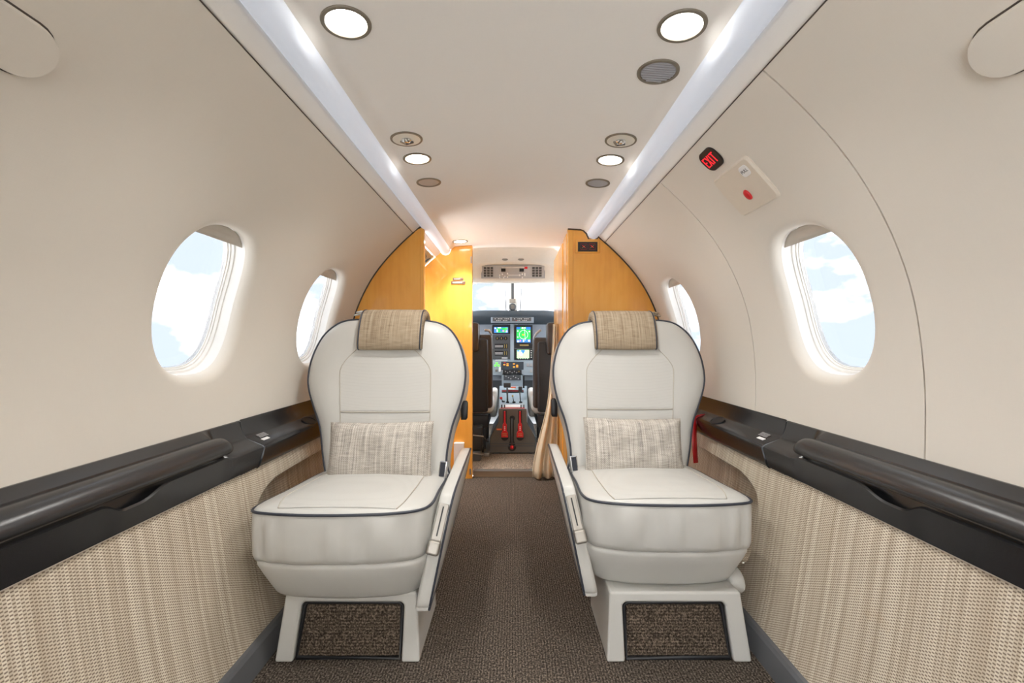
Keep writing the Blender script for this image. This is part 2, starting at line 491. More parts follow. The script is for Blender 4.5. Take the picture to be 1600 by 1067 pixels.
def plain_cell(pt, y0, y1, s0, s1, ny=6, ns=26):
    rows = [[pt(y0 + (y1 - y0) * i / ny, s0 + (s1 - s0) * j / ns, 0) for i in range(ny + 1)] for j in range(ns + 1)]
    return rings_vf(rows, False)

def join_vf(parts):
    V, Fc = [], []
    for v, f in parts:
        o = len(V); V += v; Fc += [tuple(i + o for i in q) for q in f]
    return V, Fc

WA, WB, WN, WR = 0.143, 0.184, 2.6, 0.028
WSC = 0.325
def wall_panel(side, y0, y1, wys, parent, name='wall_panel', edges=()):
    """sidewall lining from the rail to the headliner seam with a rounded opening round each window"""
    pt = wall_pt(side); s0, s1 = -0.03, S_TOP
    cuts = [y0] + [(a + b) / 2 for a, b in zip(wys, wys[1:])] + [y1]
    parts = [cell(pt, cuts[i], cuts[i + 1], s0, s1, (w, WSC, WA, WB, WN), WR) for i, w in enumerate(wys)]
    if not wys: parts = [plain_cell(pt, y0, y1, s0, s1)]
    # the lining's turned-in edges
    k = 26
    for ye in edges:
        rows = [[pt(ye, s0 + (s1 - s0) * j / k, 0) for j in range(k + 1)], [pt(ye, s0 + (s1 - s0) * j / k, 0.02) for j in range(k + 1)]]
        parts.append(rings_vf(rows, False))
    rows = [[pt(y0 + (y1 - y0) * j / 20, s1 + .0002, o) for j in range(21)] for o in (0, 0.02)]
    parts.append(rings_vf(rows, False))
    v, f = join_vf(parts)
    o = mesh_obj(name, v, f, M_WALL, parent, merge=True)
    return smooth_by_angle(o, 50)

_wn = [0]
def window(side, yc):
    _wn[0] += 1
    e = thing('window_%d' % _wn[0], None, None, (side * 0.80, yc, 0.9), kind='structure')
    pt = wall_pt(side); N = 64; H = (yc, WSC, WA, WB, WN)
    def loop(sc, off):
        hh = (yc, WSC, WA * sc, WB * sc + (sc - 1) * 0.0, WN)
        return [pt(*hole_pt(hh, 2 * math.pi * k / N), off) for k in range(N)]
    def bandpart(name, seq, mat):
        v, f = rings_vf([loop(a, b) for a, b in seq], True)
        return smooth_by_angle(mesh_obj(name, v, f, mat, e), 45)
    bandpart('window_reveal', [(1.0, WR - .002), (1.0, WR + .010), (0.985, WR + .027)], M_WHITE)
    bandpart('window_frame', [(0.99, WR + .024), (0.965, WR + .025), (0.955, WR + .028), (0.955, WR + .033), (0.935, WR + .033), (0.93, WR + .038), (0.915, WR + .038), (0.91, WR + .044), (0.91, WR + .050)], M_WHITE)
    rings = [loop(sc, WR + .042) for sc in (0.92, 0.75, 0.5, 0.25)]
    v, f = rings_vf(rings, True, False, True)
    mesh_obj('window_pane', v, f, M_GLASS, e, solid=0.004)
    # partly lowered shade at the top of the opening
    s_lo = WSC + WB * 0.80; rows = []
    for j in range(9):
        s = s_lo + (WSC + WB * 1.0 - s_lo) * j / 8 * .995
        half = WA * max(0.0, 1 - ((s - WSC) / WB) ** WN) ** (1 / WN) * 1.0
        rows.append([pt(yc - half + 2 * half * i / 12, s, WR + .008 + (0.004 * math.exp(-((i - 6) / 2.2) ** 2) * math.sin(j * 1.5) if 0 < j < 7 else 0)) for i in range(13)])
    v, f = rings_vf(rows, False)
    mesh_obj('window_shade', v, f, M_SHADE, e, solid=0.003)
    return e

# --- sidewalls
WL = [-0.83, -0.185, 0.46, 1.117, 1.765]
WRr = [-0.83, -0.185, 0.46, 1.117, 2.02]
wl = thing('wall_left', None, None, (-0.775, 0.2, 0), kind='structure')
wall_panel(-1, Y_OPENING, Y_LB, WL, wl)
wr = thing('wall_right', None, None, (0.775, 0.2, 0), kind='structure')
wall_panel(1, Y_AFT, 0.8558, WRr[:3], wr, edges=(0.8558,))
wall_panel(1, 1.4597, Y_RB, WRr[4:], wr, edges=(1.4597,))
hatch = thing('door_1', None, None, (0.775, 1.16, 0.6), kind='structure')
wall_panel(1, 0.8595, 1.4565, [1.117], hatch, name='hatch_panel', edges=(0.8595, 1.4565))
for w in WL: window(-1, w)
for w in WRr: window(1, w)
for sd, par in ((-1, wl), (1, wr)):          # dark backing behind the panel joints
    pt = wall_pt(sd)
    if sd == 1:
        for ye in (0.858, 1.4578):
            rows = [[pt(y, -0.03 + (S_TOP + .03) * j / 26, 0.012) for j in range(27)] for y in (ye - .02, ye + .02)]
            v, f = rings_vf(rows, False); mesh_obj('joint_backing', v, f, M_TRIMD, par)
    rows = [[pt(y, s, 0.010) for y in (Y_OPENING if sd < 0 else Y_AFT, 0.0, 1.0, Y_LB if sd < 0 else Y_RB)] for s in (S_TOP - .02, S_TOP + .025)]
    v, f = rings_vf(rows, False); mesh_obj('joint_backing', v, f, M_TRIMD, par)

# --- lower side panels with the foot recess beside each seat
for sd, nm, par in ((-1, 'left', wl), (1, 'right', wr)):
    pt = low_pt(sd); ye = Y_LB if sd < 0 else Y_RB
    H = (1.70 if sd < 0 else 1.76, 0.275, 0.44, 0.138, 5.0)
    ya = Y_OPENING if sd < 0 else Y_AFT
    v, f = join_vf([plain_cell(pt, ya, 1.2, 0.05, 0.478, 8, 26), cell(pt, 1.2, ye, 0.05, 0.478, H, 0.012)])
    # recess sides and back
    N = 64
    def lp(sc, off): return [pt(*hole_pt((H[0], H[1], H[2] * sc, H[3] * sc, H[4]), 2 * math.pi * k / N), off) for k in range(N)]
    v2, f2 = rings_vf([lp(1.0, 0.010), lp(0.985, 0.045), lp(0.95, 0.055), lp(0.5, 0.06)], True, False, True)
    mesh_obj('lower_panel', v, f, M_WEAVE, par, merge=True)
    mesh_obj('foot_recess', v2, f2, M_WEAVE, par)
    # baseboard
    prof_b = [(0.632, 0.0), (0.640, 0.055), (0.646, 0.064), (0.664, 0.066), (0.664, 0.0)]
    rings = [[(sd * a, y, b) for a, b in prof_b] for y in (ya, 0.0, 1.0, ye)]
    v, f = rings_vf(rings, True, True, True)
    tag(mesh_obj('baseboard_' + nm, v, f, M_BASE, None, smooth=False), kind='structure')

# --- floor, ceiling, aft wall
def grid_obj(name, fn, us, vs, mat, parent=None, kind='structure'):
    v, f = rings_vf([[fn(u, w) for u in us] for w in vs], False)
    o = mesh_obj(name, v, f, mat, parent)
    if kind and parent is None: o['kind'] = kind
    return o
lin = lambda a, b, n: [a + (b - a) * i / n for i in range(n + 1)]
box('floor', -0.70, 0.70, Y_AFT, Y_DOOR, -0.02, 0.0, M_CARPET, bevel=0)['kind'] = 'structure'
ce = thing('ceiling', None, None, (0, 0.5, 1.43), kind='structure')
grid_obj('headliner_panel', lambda x, y: (x, y, ceil_z(x)), lin(-0.376, 0.376, 48), lin(Y_AFT, Y_DOOR + .03, 12), M_CEIL, ce)
def edge_strip(sd, y1):
    P = catmull([(0.376, 0, ceil_z(0.376)), (0.380, 0, 1.405), (0.432, 0, 1.385), (0.4365, 0, 1.364), (0.446, 0, 1.353), (0.4685, 0, 1.3345), (0.478, 0, 1.345)], 5)
    v, f = rings_vf([[(sd * p.x, y, p.z) for p in P] for y in (Y_AFT, 0, 1, y1)], False)
    mesh_obj('headliner_edge', v, f, M_CEIL, ce)
    tube('seam_gap', [(sd * 0.4697, y, 1.3330) for y in (Y_AFT, 0, 1, min(y1, Y_LB if sd < 0 else Y_RB) - .001)], 0.0012, M_TRIMD, ce, 6)
edge_strip(-1, Y_LP + .02); edge_strip(1, Y_RB + .02)
box('wall_back', -0.8, 0.8, Y_AFT - .03, Y_AFT, 0, 1.45, M_WHITE, bevel=0)['kind'] = 'structure'

# --- frosted wash-light tubes
def wash_tube(sd, y1, label):
    e = thing('light_tube', label, 'light', (sd * 0.407, 0.5, 1.37), 'wash light tubes along the headliner')
    rings = []
    ys = lin(Y_AFT, y1 - .012, 6) + [y1 - .006, y1 - .002, y1]; sc = [1] * 7 + [.93, .8, .55]
    for y, k in zip(ys, sc):
        rings.append([(sd * (0.407 + 0.0315 * k * math.cos(a)), y, 1.3785 + 0.0315 * k * math.sin(a)) for a in [2 * math.pi * j / 28 for j in range(28)]])
    v, f = rings_vf(rings, True, True, True)
    mesh_obj('diffuser', v, f, M_TUBE, e)
wash_tube(-1, Y_LP - .005, 'long frosted light tube above the left seat, ending at the cockpit partition')
wash_tube(1, Y_RB - .004, 'long frosted light tube above the right seat, ending at the wood closet')

# --- ceiling fittings
def ceil_frame(x, y):
    d = 1e-3; sl = (ceil_z(x + d) - ceil_z(x - d)) / (2 * d)
    ax = Vector((1, 0, sl)).normalized(); az = Vector((sl, 0, -1)).normalized(); ay = az.cross(ax)   # local +z points down into the cabin
    return (x, y, ceil_z(x)), Matrix((ax, ay, az)).transposed()
def trim_ring(e, r=0.0445, w=0.0085):
    lathe('trim_ring', [(r, -.004), (r, .0015), (r - .001, .003), (r - w + .001, .003), (r - w, .001), (r - w, -.004)], M_RING, e, 40)
def downlight(x, y, label, power=1.0, spread=128):
    loc, rot = ceil_frame(x, y)
    e = thing('ceiling_downlight', label, 'light', loc, 'lit ceiling downlights', rot)
    trim_ring(e)
    lathe('lens', [(0.0362, -.003), (0.0362, .0006), (0.03, .0012), (0.0, .0016)], M_LENS, e, 36)
    L = bpy.data.lights.new('downlight_lamp', 'AREA'); L.shape = 'DISK'; L.size = 0.068; L.energy = LAMP_W * power; L.spread = math.radians(spread); L.color = (1.0, 0.975, 0.94)
    lo = bpy.data.objects.new('downlight_lamp', L); COL.objects.link(lo); adopt(lo, e, True)
    lo.matrix_local = Matrix.Translation((0, 0, 0.0035)) @ Matrix.Rotation(math.pi, 4, 'X')
downlight(-0.304, 0.828, 'large lit downlight nearest the viewer beside the left light tube')
downlight(0.310, 0.836, 'large lit downlight nearest the viewer beside the right light tube')
downlight(-0.304, 1.440, 'lit round downlight between spotlight and speaker on the left of the ceiling')
downlight(0.309, 1.450, 'lit round downlight between spotlight and speaker on the right of the ceiling')
downlight(-0.306, 2.62, 'smallest lit downlight above the cockpit partition', 1.5, 75)
for x, hand in ((-0.303, 'left'), (0.303, 'right')):  # unseen repeats of the row, put in for the light they give
    for y, nth in ((-0.1, 'first'), (-0.75, 'second')): downlight(x, y, '%s lit downlight behind the viewer on the %s of the ceiling' % (nth, hand))
def spotlight(x, y, label):
    loc, rot = ceil_frame(x, y)
    e = thing('reading_light', label, 'light', loc, 'swivel reading lights', rot)
    trim_ring(e, 0.0455, 0.007)
    lathe('reflector', [(0.0395, .0026), (0.034, .0012), (0.022, .0007), (0.0, .0006)], plain('reflector_white', (0.80, 0.80, 0.74, 1), 0.3, 0.0), e, 32)
    lathe('swivel', [(0.014, .0), (0.014, .005), (0.010, .009), (0.0, .011)], M_CHROME, e, 20)
    obox('bracket', (0.004, -0.018, 0.003), (0.9, 0.43, 0), (-.43, .9, 0), (0, 0, 1), 0.013, 0.0035, 0.004, M_DGREY, e, 0.001, local=True)
    obox('bracket', (-0.012, -0.014, 0.003), (0.5, -0.86, 0), (.86, .5, 0), (0, 0, 1), 0.012, 0.003, 0.004, M_STEEL, e, 0.001, local=True)
spotlight(-0.305, 1.300, 'unlit chrome swivel reading light on the left of the ceiling')
spotlight(0.309, 1.308, 'unlit chrome swivel reading light on the right of the ceiling')
def speaker(x, y, label, mat, louv):
    loc, rot = ceil_frame(x, y)
    e = thing('ceiling_speaker', label, 'speaker', loc, 'round ceiling speakers', rot)
    trim_ring(e, 0.0445, 0.008)
    lathe('grille', [(0.0368, .0), (0.0368, .0008), (0.0, .0014)], mat, e, 32)
    if louv:
        for k in range(-4, 5):
            yy = k * 0.0078; h = math.sqrt(max(0, 0.0355 ** 2 - yy * yy))
            obox('louver', (0, yy, 0.0020), (1, 0, 0), (0, 1, 0), (0, 0, 1), h, 0.0024, 0.0012, mat, e, 0.0006, local=True, bseg=1)
speaker(0.311, 0.977, 'round grey louvred ceiling grille behind the near right downlight', M_FABGREY, True)
speaker(-0.307, 1.652, 'round beige cloth ceiling speaker on the left', M_FABPINK, False)
speaker(0.308, 1.660, 'round grey cloth ceiling speaker on the right', M_FABGREY, False)

# ------------------------------------------------------------------ emergency exit fittings on the right wall
pr = wall_pt(1)
def wframe(s, y, off=0.0):
    p, n, d = prof(s); q = p + n * off
    return Vector((q.x, y, q.z)), Vector((0, -1, 0)), Vector((d.x, 0, d.z)), Vector((-n.x, 0, -n.z))   # origin, reading direction, up, inward
def s_ratio(r):       # where (z - cam) / x equals r
    s = 0.0
    while True:
        p = prof(s)[0]
        if (p.z - CAMZ) / p.x >= r: return s
        s += 0.001
def rounded_plate(name, w, h, rad, th, mat, parent=None, mtx=None, n=8, local=True, z0=0.0, bev=0.0012):
    pts = []
    for cx_, cy_, a0 in ((w - rad, h - rad, 0), (-(w - rad), h - rad, 90), (-(w - rad), -(h - rad), 180), (w - rad, -(h - rad), 270)):
        for k in range(n + 1):
            a = math.radians(a0 + 90 * k / n); pts.append((cx_ + rad * math.cos(a), cy_ + rad * math.sin(a)))
    r0 = [(x, y, z0) for x, y in pts]; r1 = [(x, y, z0 + th - bev) for x, y in pts]
    r2 = [(x * (1 - bev / w), y * (1 - bev / h), z0 + th) for x, y in pts]
    v, f = rings_vf([r0, r1, r2], True, True, True)
    o = mesh_obj(name, v, f, mat, None, smooth=False)
    if mtx is not None: o.data.transform(mtx)
    if parent is not None: adopt(o, parent, local)
    return smooth_by_angle(o, 30)
sx = s_ratio(0.935)
o, r, u, n_ = wframe(sx - 0.004, 1.176, -0.0005)
rot = Matrix((r, u, n_)).transposed()
ex = thing('exit_sign', 'small dark oval sign with red lit EXIT letters near the ceiling seam', 'sign', o, rot=rot)
rounded_plate('sign_face', 0.0385, 0.0295, 0.022, 0.004, M_SIGN, ex, n=8)
def stroke(a, b, w=0.0016):
    a, b = Vector((a[0], a[1], 0.0042)), Vector((b[0], b[1], 0.0042)); d = (b - a).normalized(); q = Vector((-d.y, d.x, 0))
    v_ = [a - q * w, b - q * w, b + q * w, a + q * w]; v_ += [p + Vector((0, 0, .0006)) for p in v_]
    return v_, box_vf(0, 1, 0, 1, 0, 1)[1]
def letter(ch, strokes):
    v_, f_ = join_vf([stroke(a, b) for a, b in strokes]); mesh_obj('letter_' + ch, v_, f_, M_REDGLOW, ex, smooth=False, local=True)
hL = 0.0145
letter('e', [((-.0275, -hL), (-.0275, hL)), ((-.0290, hL - .0016), (-.0172, hL - .0016)), ((-.0290, 0), (-.0182, 0)), ((-.0290, -hL + .0016), (-.0172, -hL + .0016))])
letter('x', [((-.0130, -hL), (-.0010, hL)), ((-.0130, hL), (-.0010, -hL))])
letter('i', [((.0058, -hL), (.0058, hL))])
letter('t', [((.0195, -hL), (.0195, hL)), ((.0115, hL - .0016), (.0275, hL - .0016))])
s_hi, s_lo = s_ratio(0.805), s_ratio(0.545); 
s_hi, s_lo = max(s_hi, s_lo), min(s_hi, s_lo)
sc_ = (s_hi + s_lo) / 2
o, r, u, n_ = wframe(sc_, 1.155, 0.0035)
hc = thing('exit_handle_cover', 'square beige cover with white PULL label and red button below EXIT sign', 'cover', o, rot=Matrix((r, u, n_)).transposed())
hh = (s_hi - s_lo) / 2
rounded_plate('cover_plate', 0.088, hh, 0.012, 0.012, M_BEIGE, hc, n=6, bev=0.004)
rounded_plate('pull_label', 0.018, 0.015, 0.010, 0.001, M_LABEL, hc, Matrix.Translation((0.052, hh * .55, 0.0118)))
text('lettering', 'PULL', 0.0125, (0.052, hh * .55, 0.0130), (1, 0, 0), (0, 1, 0), M_DGREY, hc, local=True, ext=0.0002)
v, f = rings_vf([[(0.001 + rr * 0.0095 * math.cos(a), -hh * .28 + rr * 0.015 * math.sin(a), z) for a in [2 * math.pi * k / 20 for k in range(20)]] for rr, z in ((1, .010), (1, .0145), (.8, .018), (.4, .0195))], True, True, True)
mesh_obj('button', v, f, M_RED, hc, local=True)

# padded grab handles high on the walls near the viewer
def wall_handle(sd, label):
    e = thing('wall_handle', label, 'handle', wall_pt(sd)(0.47, s_ratio(0.60), 0), 'padded wall handles')
    pt = wall_pt(sd); sc0 = s_ratio(0.60)
    L0, L1, hw = 0.24, 0.60, 0.036
    out = []
    for k in range(13):
        a = math.radians(90 - 180 * k / 12); out.append((L1 - hw + hw * math.cos(a), hw * math.sin(a)))
    out += [(L1 - .062, -hw), (L1 - .075, -hw * .92), (L1 - .087, -hw * .7), (L1 - .10, -hw * .62), (L1 - .16, -hw * .6), (L0 + .11, -hw * .62), (L0 + .085, -hw * .9), (L0 + .07, -hw)]
    for k in range(9):
        a = math.radians(270 - 180 * k / 8); out.append((L0 + hw + hw * math.cos(a), hw * math.sin(a)))
    cy_, cs_ = (L0 + L1) / 2, 0.0
    rings = []
    for sc, off in ((1.0, 0.004), (1.0, -0.004), (0.985, -0.010), (0.95, -0.013), (0.6, -0.014)):
        rings.append([pt(cy_ + (y - cy_) * (1 - (1 - sc) * .25), sc0 + s * sc, off) for y, s in out])
    v, f = rings_vf(rings, True, False, True)
    smooth_by_angle(mesh_obj('handle_pad', v, f, M_WALL, e), 50)
    tube('shadow_gap', [pt(cy_ + (y - cy_) * 1.004, sc0 + s * 1.03, -0.0008) for y, s in out], 0.0015, M_TRIMD, e, 6, closed=True)  # dark tube stands in for the outline and shadow round the pad
wall_handle(-1, 'padded beige handle high on the left wall')
wall_handle(1, 'padded beige handle high on the right wall')

# ------------------------------------------------------------------ black side rails
Y_SPLIT = 1.283
def zt(y):
    d = 0.020 * sm(0.785, 0.835, y) * (1 - sm(0.865, 0.95, y)) if y < 0.95 else 0
    return 0.539 - d
def rail_prof(y):
    t = sm(1.115, 1.165, y); z = zt(y)
    A = [(0.776, 0.600), (0.770, 0.600), (0.7475, 0.584), (0.7445, 0.576), (0.742, 0.555), (0.738, 0.535), (0.728, z - .022), (0.713, z - .003), (0.7095, z - .007), (0.719, 0.472), (0.735, 0.468)]
    B = [(0.776, 0.600), (0.771, 0.598), (0.766, 0.575), (0.757, 0.555), (0.745, 0.546), (0.725, 0.538), (0.708, 0.530), (0.704, 0.526), (0.703, 0.520), (0.717, 0.472), (0.735, 0.468)]
    return [(a[0] + (b[0] - a[0]) * t, a[1] + (b[1] - a[1]) * t) for a, b in zip(A, B)]
def side_rail(sd, nm, y_end):
    e = thing('side_console', 'long black leather armrest rail with padded roll along the %s wall' % nm, 'armrest', (sd * 0.74, 0.3, 0.47))
    ya = Y_OPENING if sd < 0 else Y_AFT
    ys = lin(ya, 0.76, 8) + lin(0.77, 0.97, 24) + lin(1.0, 1.10, 3) + lin(1.115, 1.165, 8) + [1.2, Y_SPLIT - .0015]
    v, f = rings_vf([[(sd * x, y, z) for x, z in rail_prof(y)] for y in ys], False)
    smooth_by_angle(mesh_obj('body', v, f, M_BLACK, e), 32)
    v, f = rings_vf([[(sd * (x + .003), y, z - .003) for x, z in rail_prof(1.2)] for y in (1.2, Y_SPLIT + .02)], False)
    mesh_obj('joint_backing', v, f, M_BLK, e)
    P = catmull([(0.7445, 0, 0.577), (0.738, 0, 0.583), (0.723, 0, 0.582), (0.708, 0, 0.573), (0.6985, 0, 0.560), (0.6985, 0, 0.549), (0.707, 0, 0.542), (0.725, 0, 0.541), (0.743, 0, 0.547)], 4, True)
    rings = []
    for y, k in [(y, 1.0) for y in lin(ya, 1.10, 14)] + [(1.122, .985), (1.135, .94), (1.142, .86), (1.146, .7)]:
        rings.append([(sd * (0.732 + (p.x - 0.732) * k), y, 0.552 + (p.z - 0.552) * k) for p in P])
    v, f = rings_vf(rings, True, True, True)
    mesh_obj('armrest_pad', v, f, M_BLACK, e)
    # forward ledge
    g = thing('side_ledge', 'black leather wall ledge with small printed placard behind the %s seat' % nm, 'ledge', (sd * 0.74, 1.7, 0.47))
    B = catmull([(0.776, 0, 0.600), (0.7705, 0, 0.600), (0.766, 0, 0.577), (0.757, 0, 0.556), (0.745, 0, 0.5475), (0.725, 0, 0.540), (0.708, 0, 0.533), (0.7025, 0, 0.528), (0.7015, 0, 0.520), (0.716, 0, 0.472), (0.735, 0, 0.468)], 4)
    rings = [[(sd * p.x, y, p.z - (0.0 if y > Y_SPLIT + .004 else 0.002)) for p in B] for y in [Y_SPLIT + .0015, Y_SPLIT + .005, 1.6, 1.9, y_end]]
    v, f = rings_vf(rings, False)
    mesh_obj('body', v, f, M_BLACK, g)
    # shelf frame for the placard, label and slot
    ax = Vector((0, -sd, 0)); q0 = Vector((sd * 0.745, 0, 0.5475)); q1 = Vector((sd * 0.708, 0, 0.533))
    upv = (q0 - q1).normalized(); nn = ax.cross(upv)
    if nn.z < 0: nn = -nn
    def shelf(t, y, off=0.0012): return q1.lerp(q0, t) + Vector((0, y, 0)) + nn * off
    obox('white_label', shelf(0.42, Y_SPLIT + .045), (0, 1, 0), upv, nn, 0.017, 0.0052, 0.0006, M_LABEL, g, 0.0005)
    for k in range(4):
        obox('print_line', shelf(0.72 + k * 0.11, Y_SPLIT + .058, 0.0018 + k * .0005), (0, 1, 0), upv, nn, 0.022 - .001 * (k % 2), 0.0011, 0.0004, M_PRINT, g, 0)
    cup = lathe('cup_recess_ring', [(0.030, 0), (0.030, .003), (0.026, .0035), (0.024, .001), (0.0, .0008)], M_BLK, None, 28)
    cup.data.transform(Matrix((ax, upv, nn)).transposed().to_4x4()); cup.data.transform(Matrix.Diagonal((0.75, 1.2, 1, 1)))
    cup.data.transform(Matrix.Translation(shelf(0.5, 1.62, 0.001))); adopt(cup, g)
    # thin light welt under the rail
    tube('welt', [(sd * 0.7215, y, 0.4705) for y in lin(ya, 1.25, 6)], 0.0016, M_BEIGE, e, 6)
side_rail(-1, 'left', Y_LB - .004); side_rail(1, 'right', Y_RB - .004)
# red pull strap
st = thing('red_strap', 'narrow red strap hanging over the black ledge beside the right seat', 'strap', (0.70, 1.79, 0.36))
P = [(0.728, 1.79, 0.5445), (0.712, 1.79, 0.540), (0.700, 1.79, 0.532), (0.695, 1.79, 0.518), (0.692, 1.785, 0.46), (0.692, 1.78, 0.41), (0.694, 1.775, 0.362)]
v, f = rings_vf([[(x - .010, y - .045 - .004, z) for x, y, z in P], [(x + .010, y - .045 + .004, z) for x, y, z in P]], False)
mesh_obj('webbing', v, f, M_RED, st, solid=0.002)

# ------------------------------------------------------------------ wood bulkheads
def section_outline(sd, x_in, z_in_top, s_end=0.0, bump=True):
    """outline in (x, z) of a bulkhead from x_in out to the wall"""
    pts = [(x_in, 0.0), (x_in, z_in_top)]
    for x in lin(abs(x_in), 0.374, 6)[1:]:
        if x > abs(x_in): pts.append((sd * x, ceil_z(x) - .001))
    if abs(x_in) < 0.36:
        pts += [(sd * 0.377, 1.372), (sd * 0.386, 1.352), (sd * 0.407, 1.3445), (sd * 0.428, 1.352), (sd * 0.436, 1.362)]
    for x, z in ((0.446, 1.353), (0.458, 1.344)):
        if x > abs(x_in): pts.append((sd * x, z))
    for j in range(25):
        p = prof(S_TOP - S_TOP * j / 24)[0]; pts.append((sd * (p.x - .001), p.z))
    pts += [(sd * (x - .002), z) for x, z in reversed(LOW)] + [(sd * 0.63, 0.0)]
    return pts
lbk = thing('wall_bulkhead_left', None, None, (-0.6, Y_LB, 0), kind='structure')
po = section_outline(-1, -0.43, 1.360)
prism('veneer_panel', po, Y_LB, Y_LB + .028, M_WOOD, lbk, bevel=0.002)
tube('edge_trim', [(p[0], Y_LB - .001, p[1]) for p in po[1:30]], 0.0045, M_TRIMD, lbk, 6)
box('edge_post', -0.436, -0.4165, Y_LB - .004, Y_LB + .030, 0, 1.355, M_WOOD, lbk, 0.004)
rbk = thing('wall_bulkhead_right', None, None, (0.55, Y_RB, 0), kind='structure')
po = section_outline(1, 0.279, ceil_z(.279) - .001)
prism('veneer_panel', po, Y_RB, Y_RB + .03, M_WOOD, rbk, bevel=0.002)
tube('edge_trim', [(p[0], Y_RB - .001, p[1] - .001) for p in po[1:44]], 0.0045, M_TRIMD, rbk, 6)
box('edge_post', 0.280, 0.306, Y_RB - .005, Y_RB + .02, 0, ceil_z(.3) - .006, M_WOOD, rbk, 0.004)
box('shadow_gap', 0.283, 0.62, Y_RB + .03, Y_RB + .05, 0, 1.36, M_BLK, rbk, 0)
box('closet_side', 0.277, 0.60, Y_RB + .05, Y_RB + .20, 0, ceil_z(.277) - .012, M_WOOD, rbk, 0.006)
box('closet_side', 0.272, 0.60, Y_RB + .20, Y_DOOR + .02, 0, ceil_z(.272) - .03, M_WOOD, rbk, 0.006)
box('closet_return', 0.272, 0.292, Y_DOOR + .02, 3.05, 0.036, 1.37, M_WOOD, rbk, 0.004)
# seat belt / no smoking sign on the right bulkhead
sg = thing('cabin_sign', 'small dark no smoking and seat belt sign in wood frame on right bulkhead', 'sign', px(918, 384.5, Y_RB))
def pq(u0, v0, u1, v1, y): a = px(u0, v0, y); b = px(u1, v1, y); return min(a[0], b[0]), max(a[0], b[0]), min(a[2], b[2]), max(a[2], b[2])
a, b, c, d = pq(899, 374, 937, 396, Y_RB); box('wood_frame', a, b, Y_RB - .010, Y_RB, c, d, M_WOOD, sg, 0.004)
a, b, c, d = pq(903, 378, 933.5, 393, Y_RB - .01); box('sign_face', a, b, Y_RB - .013, Y_RB - .009, c, d, M_SIGN, sg, 0.001)
for u0 in (907.5, 920.5):
    a, b, c, d = pq(u0, 381, u0 + 9.5, 389.5, Y_RB - .013)
    fr = plain('sign_icon_red', (0.5, 0.03, 0.03, 1), 0.5)
    cxs, czs, hw, hz = (a + b) / 2, (c + d) / 2, (b - a) / 2, (d - c) / 2
    tube('icon_outline', [(cxs - hw, Y_RB - .0135, czs + hz), (cxs + hw, Y_RB - .0135, czs + hz), (cxs + hw, Y_RB - .0135, czs - hz), (cxs - hw, Y_RB - .0135, czs - hz)], 0.0011, fr, sg, 5, closed=True)
    tube('icon', [(cxs - hw * .6, Y_RB - .0135, czs - hz * .5), (cxs, Y_RB - .0135, czs - hz * .1), (cxs + hw * .5, Y_RB - .0135, czs + hz * .5)], 0.0014, M_DIMAMBER, sg, 5)
    tube('icon', [(cxs - hw * .5, Y_RB - .0135, czs + hz * .45), (cxs + hw * .5, Y_RB - .0135, czs - hz * .4)], 0.001, M_REDGLOW, sg, 5)

# left cockpit partition and the closed entry door beside it
lpt = thing('wall_partition', None, None, (-0.5, Y_LP, 0), kind='structure')
po = section_outline(-1, -0.246, ceil_z(.246) - .001)
prism('veneer_panel', po, Y_LP, Y_LP + .03, M_WOOD, lpt, bevel=0.003)
for (u0, v0, u1, v1) in ((735, 400.5, 737.5, 411.5), (733.5, 732, 736, 741.5)):
    a, b, c, d = pq(u0, v0, u1, v1, Y_LP); box('hinge_plate', a, b, Y_LP - .004, Y_LP, c, d, M_STEEL, lpt, 0.002)
for nm, lab, (u0, v0, u1, v1) in (('door_placard', 'shorter bronze placard on the cockpit partition', (707.5, 434, 724, 438)), ('door_placard', 'longer bronze placard under the shorter one on the cockpit partition', (705, 439, 727, 444))):
    a, b, c, d = pq(u0, v0, u1, v1, Y_LP)
    e = thing(nm, lab, 'placard', ((a + b) / 2, Y_LP, c), 'placards on the cockpit partition')
    box('plate', a, b, Y_LP - .004, Y_LP, c, d, plain('bronze_placard', (0.16, 0.09, 0.06, 1), .4, .3), e, 0.003)
    box('print', a + .008, b - .018, Y_LP - .0045, Y_LP - .003, c + .005, d - .005, plain('placard_print', (0.50, 0.36, 0.27, 1), .5), e, 0)
a, b, c, d = pq(709, 692, 725, 716, Y_LP - .03)
wbg = thing('paper_bag', 'white paper bag against the wood partition behind the left armrest', 'bag', ((a + b) / 2, Y_LP - .03, c))
box('bag', a, b, Y_LP - .032, Y_LP - .004, c - .05, d, M_LABEL, wbg, 0.003)
df = thing('door_2', None, None, (-0.74, 2.45, 0), kind='structure')
pl = wall_pt(-1)
def arch_strip(name, y0, y1, off0, mat, s0=-.6):
    path = [(x, z) for x, z in [(0.64, 0.0)] + LOW] + [(prof(S_TOP * j / 24)[0].x, prof(S_TOP * j / 24)[0].z) for j in range(25)]
    rings = []
    for x, z in path: rings.append([(-(x + off0), y0, z), (-(x + off0), y1, z), (-(x + off0 + .03), y1, z), (-(x + off0 + .03), y0, z)])
    v, f = rings_vf(rings, True, True, True)
    return mesh_obj(name, v, f, mat, df, smooth=False)
arch_strip('door_jamb', Y_LB + .028, Y_LB + .07, 0.0, M_WALL)
arch_strip('door_jamb', Y_LP - .05, Y_LP, 0.005, M_FRAMEGREY)
arch_strip('door_seal', Y_LP - .058, Y_LP - .05, 0.0, M_RUBBER)
